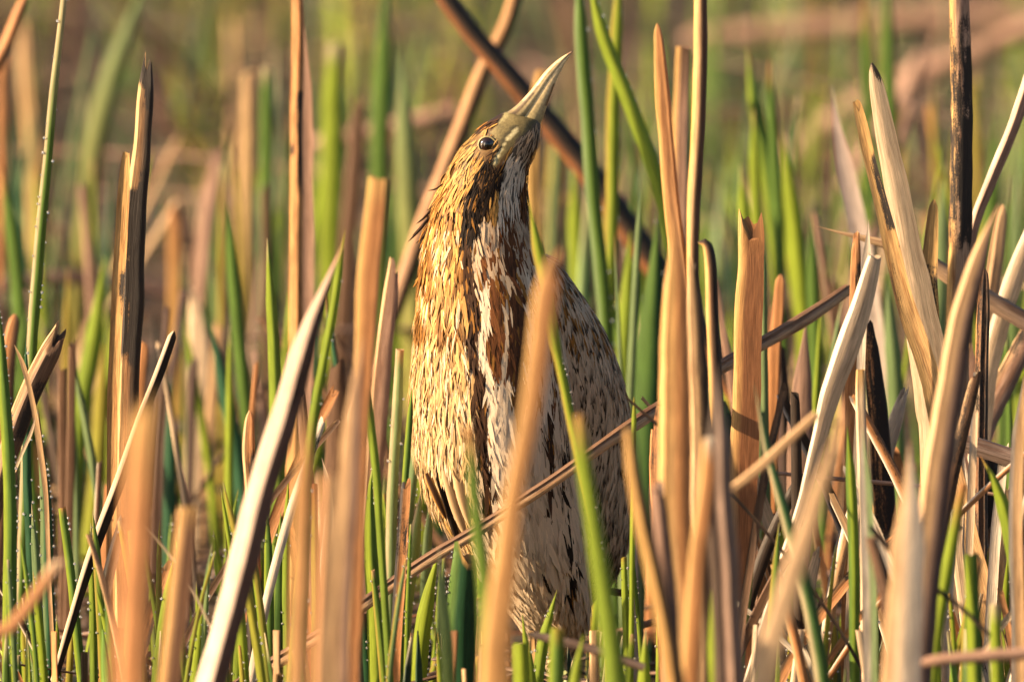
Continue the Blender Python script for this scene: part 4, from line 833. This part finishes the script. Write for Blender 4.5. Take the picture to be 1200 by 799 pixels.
# extra clutter in the right third that the picture shows
for (lb, Y, pts, ws, kw) in [
 ('short tan stub with a rounded top left of the scorched orange strip', .4, [(915, 322), (912, 370), (908, 420), (905, 520)], [12, 14, 15, 15], dict(c0='orange', tip='round')),
 ('brown stub in shade left of the pale cut leaf', .35, [(945, 370), (942, 430), (938, 500), (934, 620)], [14, 28, 30, 30], dict(c0='pink', tip='point')),
 ('dark blurred stub right of the flat orange reed', .5, [(912, 400), (914, 470), (916, 560), (918, 680)], [16, 24, 26, 28], dict(c0='mauve', right='dark')),
 ('white gleaming leaf base low between the tan slanting reed and the green blade', .1, [(1000, 590), (985, 640), (975, 700), (962, 780)], [8, 13, 15, 14], dict(c0='white')),
 ('crossing pale leaf low at the right of the slanting tan reed', 0, [(960, 640), (948, 690), (940, 740), (930, 810)], [10, 14, 16, 16], dict(c0='pale')),
 ('curved cream leaf behind the black charred reed', .15, [(1062, 450), (1050, 490), (1038, 540), (1030, 620)], [8, 16, 16, 14], dict(c0='white')),
 ('wide tan reed behind the blurred golden one', .3, [(1140, 390), (1136, 460), (1134, 560), (1132, 700)], [16, 34, 38, 38], dict(c0='pink', left='gold')),
 ('straw coloured reed stub under the thick weathered stem', .05, [(1176, 560), (1178, 620), (1180, 700), (1182, 820)], [14, 20, 22, 22], dict(c0='straw')),
 ('small tan leaf with a curled end below the thick weathered stem', -.2, [(1128, 590), (1124, 640), (1130, 700), (1140, 780)], [8, 14, 16, 16], dict(c0='pale')),
 ('dark brown reed base right of the blurred golden reed', .2, [(1158, 520), (1162, 580), (1164, 680), (1164, 820)], [20, 26, 28, 28], dict(c0='dark', char=[(0, 300, 0, .6)])),
 ('pale stub standing at the bottom between lime blades', -.3, [(1085, 600), (1082, 660), (1086, 740), (1090, 830)], [16, 24, 26, 28], dict(c0='straw', left='white')),
 ('brown reed base at the bottom edge right of the bundle', .1, [(905, 600), (900, 660), (898, 740), (896, 830)], [14, 22, 24, 24], dict(c0='orange', right='brown')),
 ('orange reed base at bottom left behind the charred reed', .3, [(128, 560), (126, 640), (124, 720), (122, 820)], [10, 14, 14, 14], dict(c0='orange')),
 ('pale straw thread slanting across the short brown stump', -.6, [(168, 612), (195, 645), (225, 690), (250, 740)], [2, 3, 3, 3], dict(c0='pale', extend=False)),
 ('tan reed with split top behind the flat-topped orange one', .3, [(462, 300), (455, 370), (445, 450), (438, 540)], [12, 20, 22, 24], dict(c0='pink', left='straw')),
 ('brown shaded stub between the cream leaf and the flat-topped reed', .4, [(398, 420), (396, 500), (392, 600), (390, 720)], [20, 26, 28, 28], dict(c0='brown')),
 ]:
    dr(lb, Y, pts, ws, **kw)

# ---- soft shapes a few metres behind, each its own reed
FARR = [
 ('soft pinkish reed with a bright foot far behind at left', 2.4, [(258, 168), (250, 230), (243, 300), (238, 380)], [16, 26, 30, 28], dict(c0='pink'), 'd'),
 ('soft bright tan leaf blob left of the tall scorched stem', 1.5, [(226, 335), (232, 390), (233, 440), (231, 480)], [10, 22, 24, 20], dict(c0='pale'), 'd'),
 ('soft straw reed with a flat top far behind, left of the thin scorched stem', 2.5, [(291, 84), (292, 150), (291, 220), (290, 320)], [16, 18, 18, 18], dict(c0='straw', c1='ygold', tip='cut'), 'd'),
 ('soft pale-tipped green blade far behind, left of the thin scorched stem', 2.1, [(313, 78), (312, 140), (313, 210), (314, 300)], [12, 16, 16, 16], dict(ctip='cream', ctipl=.02, tip='cut'), 'g'),
 ('soft orange reed tip far behind, right of the charred reed', 2.2, [(204, 238), (204, 290), (205, 350), (206, 440)], [11, 14, 15, 15], dict(c0='orange', c1='ygold'), 'd'),
 ('soft yellow-green blade with round highlight far behind, upper centre-left', 2.6, [(393, 50), (390, 130), (388, 210), (387, 300)], [18, 25, 26, 26], dict(c0='lime', ctip='cream', ctipl=.03, tip='cut'), 'g'),
 ('soft pale blade arching up to the right at the upper left', 3.0, [(168, -20), (140, 60), (118, 140), (102, 220), (92, 320)], [18, 24, 26, 26, 24], dict(c0='pgreen', c1='ygold'), 'g'),
 ('soft faded tan blade near the upper left corner', 3.2, [(28, 20), (36, 120), (44, 220), (46, 340)], [16, 20, 22, 22], dict(c0='straw', c1='ygold'), 'd'),
 ('soft yellow-green blade left of the charred reed', 1.2, [(122, 300), (112, 380), (98, 470), (88, 560), (84, 640)], [12, 20, 22, 22, 22], dict(c0='lime', c1='green'), 'g'),
 ('soft olive blade next to the yellow-green one at left', 1.3, [(120, 400), (118, 470), (114, 540), (106, 620)], [14, 18, 18, 18], dict(c0='ygold', c1='lime'), 'g'),
 ('soft green blade leaning left, between charred reed and thin stem', 1.0, [(266, 235), (272, 310), (280, 390), (288, 480)], [8, 14, 16, 16], dict(c0='green'), 'g'),
 ('soft blue-green blade leaning left below the middle left', 1.0, [(246, 375), (260, 440), (272, 500), (284, 580)], [9, 17, 18, 18], dict(c0='teal'), 'g'),
 ('soft upright blue-green blade right of the charred reed', 1.1, [(200, 440), (199, 520), (198, 600), (196, 700)], [10, 16, 17, 18], dict(c0='teal', c1='teal'), 'g'),
 ('soft pale green blade just left of the nape of the bird', 2.0, [(470, 60), (474, 140), (478, 220), (482, 320)], [18, 24, 26, 26], dict(c0='pgreen', c1='ygold'), 'g'),
 ('soft brown reed in the shade left of the bird neck', 2.2, [(420, 110), (416, 180), (410, 260), (404, 350)], [14, 18, 20, 20], dict(c0='brown'), 'd'),
 ('soft green blade beside the pale blade at top centre', 2.4, [(452, -20), (450, 60), (446, 140), (444, 240)], [18, 22, 22, 22], dict(c0='green'), 'g'),
 ('soft green upright blade behind the tip of the big cream leaf', 2.3, [(1040, -20), (1042, 70), (1044, 150), (1045, 260)], [16, 17, 18, 18], dict(c0='green'), 'g'),
 ('soft thin green blade above the scorched orange strip', 2.3, [(1012, -10), (1014, 60), (1017, 130), (1020, 240)], [12, 14, 14, 14], dict(c0='green', ctip='gold', ctipl=.06), 'g'),
 ('soft pale green blade with a cream tip between cream leaf and charred reed', 1.6, [(1106, 190), (1104, 260), (1102, 330), (1100, 420)], [12, 18, 20, 20], dict(c0='pgreen', ctip='cream', ctipl=.03), 'g'),
 ('soft straw fan-shaped tip at the upper right', 3.2, [(1138, 90), (1142, 160), (1146, 240), (1150, 320)], [12, 16, 16, 16], dict(c0='ygold'), 'd'),
 ('soft green blade behind the pinkish leaning leaf', 2.0, [(1168, 130), (1164, 200), (1160, 270), (1158, 360)], [12, 18, 20, 20], dict(c0='green'), 'g'),
 ('soft yellow blade at the right edge of the picture', 1.9, [(1196, 200), (1192, 270), (1188, 340), (1186, 430)], [12, 18, 20, 20], dict(c0='pgreen', c1='green'), 'g'),
 ('soft lime blade close behind the bird shoulder', 1.7, [(672, 190), (674, 250), (676, 320), (678, 420)], [12, 18, 18, 18], dict(c0='lime'), 'g'),
 ('soft straw blade between the bill and the green blades', 2.6, [(655, 130), (652, 190), (648, 260), (646, 350)], [14, 18, 18, 18], dict(c0='ygold'), 'd'),
 ('soft green blade at the left edge, upper part', 1.4, [(2, 190), (12, 260), (20, 330), (26, 420)], [10, 16, 18, 18], dict(c0='green', ctip='orange', ctipl=.04), 'g'),
 ('soft green blade behind the flat orange reed', 1.2, [(950, 250), (953, 330), (956, 410), (960, 520)], [9, 15, 16, 16], dict(c0='green'), 'g'),
 ('soft orange dead reed at the far left edge', 2.2, [(4, 60), (4, 140), (3, 220), (2, 320)], [12, 14, 14, 14], dict(c0='orange'), 'd'),
 ]
for lb, Y, pts, ws, kw, kd in FARR:
    (gb if kd == 'g' else dr)(lb, Y, pts, ws, **kw)
for lb, Y, pts, ws, kw in [
 ('wide soft pinkish stem lying level across the top right', 6.0, [(800, 48), (900, 38), (1000, 30), (1100, 24), (1230, 18)], [22, 26, 26, 26, 24], dict(c0='pink')),
 ('soft pinkish stem sloping down to the left at upper right', 5.0, [(1230, 22), (1120, 72), (1010, 120), (920, 190), (860, 260)], [22, 26, 28, 26, 22], dict(c0='pink')),
 ('soft mauve stem lying level behind the charred reed at left', 2.5, [(-20, 342), (60, 326), (130, 330), (230, 350)], [14, 18, 18, 16], dict(c0='mauve')),
 ('soft grey stem lying level left of the neck of the bird', 3.5, [(360, 170), (410, 160), (460, 150), (530, 130)], [16, 18, 20, 18], dict(c0='pink')),
 ('soft brown stem sloping in the shade at far right', 4.0, [(1080, 60), (1060, 110), (1030, 160), (990, 220)], [16, 20, 20, 18], dict(c0='pink')),
 ('soft mauve stem lying level at the far lower left', 1.6, [(90, 775), (160, 765), (240, 745), (330, 735)], [12, 16, 16, 14], dict(c0='mauve')),
 ('soft brown stem slanting in the upper left corner', 1.2, [(32, -10), (20, 20), (8, 50), (-12, 90)], [10, 14, 15, 15], dict(c0='orange', right='brown')),
 ]:
    dr(lb, Y, pts, ws, name='fallen_reed', cat='reed stem', sec='round', thick=.9, extend='slanting in the upper left' in lb, tip='round', **kw)

# ================================================================ more reeds one could count, a little behind, drawn by chance
ZONES = [(-40, 120, 'at the far left'), (120, 240, 'by the charred reed'), (240, 340, 'left of the scorched stem'), (340, 470, 'just left of the bird'),
         (470, 740, 'behind the bird'), (740, 860, 'behind the dense bundle'), (860, 980, 'by the flat orange reed'), (980, 1110, 'by the big cream leaf'), (1110, 1240, 'at the far right')]
used = set(_LAB)
rr = random.Random(11)
def auto(kind, n, ylo, yhi):
    made = 0; tries = 0
    while made < n and tries < n * 30:
        tries += 1
        Y = rr.uniform(ylo, yhi); x = rr.uniform(-30, 1230); zn = next(z for z in ZONES if z[0] <= x + 10 < z[1] + 10)
        if 500 < x < 735 and Y < .9: continue
        hm = rr.uniform(.22, .55) * (1 if kind == 'g' else .85)
        # top of the blade in the photograph
        sc = 1 / mpp(Y); g0 = P(x, 400, Y); py = 400 + (g0.z - hm) * sc
        lean = rr.uniform(-.16, .16); 
        size = 'slim' if (wd := rr.uniform(5, 13)) < 8 else ('broad' if wd > 11 else 'medium')
        if kind == 'g': tone, c0 = rr.choice([('lime', 'lime'), ('mid green', 'green'), ('blue-green', 'teal'), ('pale green', 'pgreen'), ('lime', 'lime'), ('mid green', 'green'), ('lime', 'lime'), ('yellow-green', 'ygold')])
        else: tone, c0 = rr.choice([('straw', 'straw'), ('pinkish', 'pink'), ('brown', 'brown'), ('dark', 'mauve'), ('grey', 'grey'), ('pale tan', 'pale'), ('orange', 'orange')])
        ln = 'leaning left' if lean < -.05 else ('leaning right' if lean > .05 else 'upright')
        hh = 'near the top' if py < 180 else ('at mid height' if py < 420 else 'low down')
        if py > 760 : continue
        noun = 'blade' if kind == 'g' else 'dead reed'
        near = 'just' if Y < 1.3 else 'well'
        lb = f'{size} {tone} {noun} {ln}, tip {hh}, {zn[2]}'
        if lb in used: continue
        used.add(lb); made += 1
        L = hm * sc; p = [(x + lean * L, py), (x + lean * L * .55, py + L * .35), (x + lean * L * .2, py + L * .7), (x, py + L * .98)]
        k = dict(group='green blades standing in the marsh behind' if kind == 'g' else 'dead reeds standing in the marsh behind', m=8, rings=14)
        if kind == 'g':
            gb(lb, Y, p, [wd * .45, wd * .9, wd, wd], c0=c0, tip=rr.choice(['point', 'cut', 'point']), ctip=rr.choice(['cream', 'gold', None, None, 'straw']), ctipl=.03, **k)
        else:
            dr(lb, Y, p, [wd * .9, wd, wd, wd], c0=c0, right=rr.choice([None, 'brown', 'dark']), **k)
auto('g', 75, .5, 3.2); auto('d', 65, .35, 3.0)
def near_shoots(kind, n):
    made = tries = 0
    while made < n and tries < n * 40:
        tries += 1
        x = rr.uniform(-10, 1210); Y = rr.uniform(-.45, .45); py = rr.uniform(560, 775) if kind == 'g' else rr.uniform(430, 760)
        if 480 < x < 745 and Y < .25 and py < 700: continue
        if x < 840 and kind == 'd' and rr.random() < .88: continue
        zn = next(z for z in ZONES if z[0] <= x < z[1] or z[1] >= 1240)
        wd = rr.uniform(5, 12) if kind == 'g' else rr.uniform(3, 13); lean = rr.gauss(0, .10 if kind == 'g' else .42)
        size = 'thin' if wd < 8 else ('thick' if wd > 10.5 else 'medium')
        tone, c0 = rr.choice([('lime', 'lime'), ('yellow-green', 'ygold'), ('mid green', 'green'), ('lime', 'lime'), ('pale green', 'pgreen')] if kind == 'g' else [('straw', 'straw'), ('cream', 'white'), ('orange', 'orange'), ('brown', 'brown'), ('tan', 'pale'), ('blackened', 'dark')])
        ln = 'leaning left' if lean < -.05 else ('leaning right' if lean > .05 else 'upright')
        hh = 'tip in lower third' if py < 660 else 'tip near bottom edge'
        lb = f"sharp {size} {tone} {'shoot' if kind == 'g' else 'stub'} {ln}, {hh}, {zn[2]}"
        if lb in used: continue
        used.add(lb); made += 1; H = 840 - py
        p = [(x + lean * H, py), (x + lean * H * .6, py + H * .3), (x + lean * H * .25, py + H * .65), (x, py + H)]
        g_ = dict(group='short green shoots in focus round the bird' if kind == 'g' else 'short dead stubs in focus round the bird', m=10)
        if kind == 'g': gb(lb, Y, p, [wd * .5, wd * .9, wd, wd], c0=c0, c1=rr.choice(['green', 'lime']), left=rr.choice(['lime', 'ygold', None]), tip=rr.choice(['point', 'cut', 'point']), ctip=rr.choice(['cream', 'gold', 'straw']), ctipl=.012, dew=rr.randint(10, 26), **g_)
        else: dr(lb, Y, p, [wd * 1.1, wd * 1.3, wd * 1.3, wd * 1.3], c0=c0, left=rr.choice(['straw', 'white', None]), mat=rr.choice(['dry', 'bark']), sec=rr.choice(['ridge', 'rib', 'chan']), char=[(rr.uniform(0, 40), rr.uniform(50, 160), rr.choice([0, 1]), rr.uniform(.2, .7))], **g_)
near_shoots('g', 120); near_shoots('d', 84)

# ================================================================ the reed bed beyond counting
def bed(name, mat, n, xr, yr, hr, wr, cols_, leanv=.12, tipc=None, flat=False, seed=1, dens=None, sec='lens', hmax=None, zr=(.005, .06)):
    rs = np.random.default_rng(seed); VV, FF, CCo, UU = [], [], [], []; off = 0
    tmpl = np.array([(i * 6 + j, (i + 1) * 6 + j, (i + 1) * 6 + (j + 1) % 6, i * 6 + (j + 1) % 6) for i in range(5) for j in range(6)])
    S = section(sec if not flat else 'lens', 6)
    for k in range(n):
        y = yr[0] + (yr[1] - yr[0]) * rs.random() ** (1.0); x = rs.uniform(*xr)
        if dens and rs.random() > dens(x, y): continue
        h = rs.uniform(*hr); wd = rs.uniform(*wr) * .5
        if hmax: h = min(h, hmax(y))
        if h < .04: continue
        t = np.linspace(0, 1, 6)[:, None]
        if flat:
            a = rs.uniform(0, 6.28) if rs.random() < .5 else rs.normal(0, .35); L = h; el = rs.uniform(0, .12)
            dx = np.array([math.cos(a), math.sin(a), rs.normal(0, .18)]); z0 = hgt(x, y) + rs.uniform(*zr)
            ax = np.array([x, y, z0]) + dx * (t - .5) * L + np.array([0, 0, 1]) * (np.sin(t * 3.14) * el * L * .4)
            e1 = np.cross(dx, [0, 0, 1]); e1 /= np.linalg.norm(e1); e2 = np.cross(dx / np.linalg.norm(dx), e1)
        else:
            a = rs.uniform(0, 6.28); l_ = abs(rs.normal(0, leanv)); bend = rs.normal(0, .05)
            ax = np.array([x, y, -.02]) + np.array([0, 0, h]) * (1 - t) + np.array([math.cos(a), math.sin(a), 0]) * h * ((1 - t) * l_ + (1 - t) ** 2 * bend)
            b_ = rs.uniform(-1.0, 1.0); e1 = np.array([math.cos(b_), math.sin(b_), 0]); e2 = np.array([-math.sin(b_), math.cos(b_), 0])
        pr = np.array([.15 if tipc else .8, .75, 1, 1, 1, .9])[:, None] * wd
        V = ax[:, None] + e1 * (S[None, :, :1] * pr[:, :, None]) + e2 * (S[None, :, 1:] * pr[:, :, None] * .3)
        ci = int((noise.noise(Vector((x * 1.6, y * .8, seed * 5))) * .9 + .5) * len(cols_) + rs.normal(0, 1.0)) % len(cols_); c_ = cc(cols_[ci]) * (rs.uniform(.3, 1.0) if rs.random() < .7 else rs.uniform(1.1, 1.6)) * (1 if mat == 'green' else .75); cl = np.ones((6, 6, 4)); cl[:, :, :3] = c_; cl[:, :, 3] = 0
        if tipc and rs.random() < .5: cl[0, :, :3] = cc(tipc)
        if mat != 'green': cl[:, :, 3] = rs.uniform(0, .35)
        uv = np.zeros((6, 6, 2)); uv[:, :, 0] = np.array([0, .3, .6, 1, .6, .3]); uv[:, :, 1] = t * h + k * .37
        VV.append(V.reshape(-1, 3)); CCo.append(cl.reshape(-1, 4)); UU.append(uv.reshape(-1, 2)); FF.append(tmpl + off); off += 36
    o = mesh_obj(name, np.vstack(VV), np.vstack(FF), M[mat], None, np.vstack(CCo), np.vstack(UU)); o['kind'] = 'stuff'; return o
patch = lambda x, y: .05 + .95 * (noise.noise(Vector((x * 3.2, y * 1.1, 2))) > -.02)
patch2 = lambda x, y: .12 + .88 * (noise.noise(Vector((x * 3.0, y * 1.1, 9))) > .08)
gr = bed('green_reed_bed', 'green', 4700, (-3.2, 3.2), (1.2, 12.5), (.12, .48), (.006, .014), ['green', 'lime', 'pgreen', 'teal', 'dgreen', 'green', 'lime', 'pgreen', 'lime', 'ygold'], .16, 'cream', seed=2, dens=patch)
tag(gr, 'mass of soft green reed blades filling the marsh behind the bird', 'reeds')
dd_ = bed('dead_reed_bed', 'dry', 1900, (-3.2, 3.2), (1.0, 12.5), (.08, .40), (.007, .018), ['brown', 'mauve', 'pink', 'brown', 'straw', 'mauve', 'pink', 'dark', 'dark'], .42, seed=3, dens=patch2)
tag(dd_, 'mass of soft brown and straw dead reeds filling the marsh behind the bird', 'dead reeds')
lt = bed('reed_litter', 'litter', 10500, (-3.2, 3.2), (-1.5, 12.5), (.12, .7), (.006, .02), ['brown', 'mauve', 'dark', 'grey', 'brown', 'pink', 'mauve', 'dark', 'rust'], flat=True, seed=4)
ft = bed('fallen_reed_tangle', 'litter', 260, (-2.5, 2.5), (1.6, 12), (.4, 1.1), (.012, .024), ['pink', 'mauve', 'brown', 'grey', 'pink'], flat=True, seed=8, zr=(.08, .34))
tag(ft, 'tangle of soft pinkish brown reeds fallen across each other far behind', 'fallen reeds')
tag(lt, 'tangled litter of fallen brown reed leaves covering the ground', 'reed litter')
lowf = lambda y: max(0, (2 - (2 - .07) * (15 + y) / 15) - .05 + (0.12 if y > -.6 else 0))
near = bed('low_reed_stubble', 'dry', 1500, (-2.2, 2.2), (-4.5, .6), (.08, .45), (.006, .014), ['straw', 'orange', 'pink', 'brown', 'pale', 'gold', 'dark'], .12, seed=5, hmax=lowf)
tag(near, 'low stubble of broken dead reeds at the water level round the bird', 'reed stubble')
near2 = bed('low_green_shoots', 'green', 1500, (-2.2, 2.2), (-4.5, 1.2), (.1, .45), (.006, .013), ['lime', 'green', 'teal', 'lime', 'dgreen', 'pgreen'], .07, 'cream', seed=6, hmax=lowf)
tag(near2, 'low green reed shoots growing round the feet of the bird', 'reed shoots')
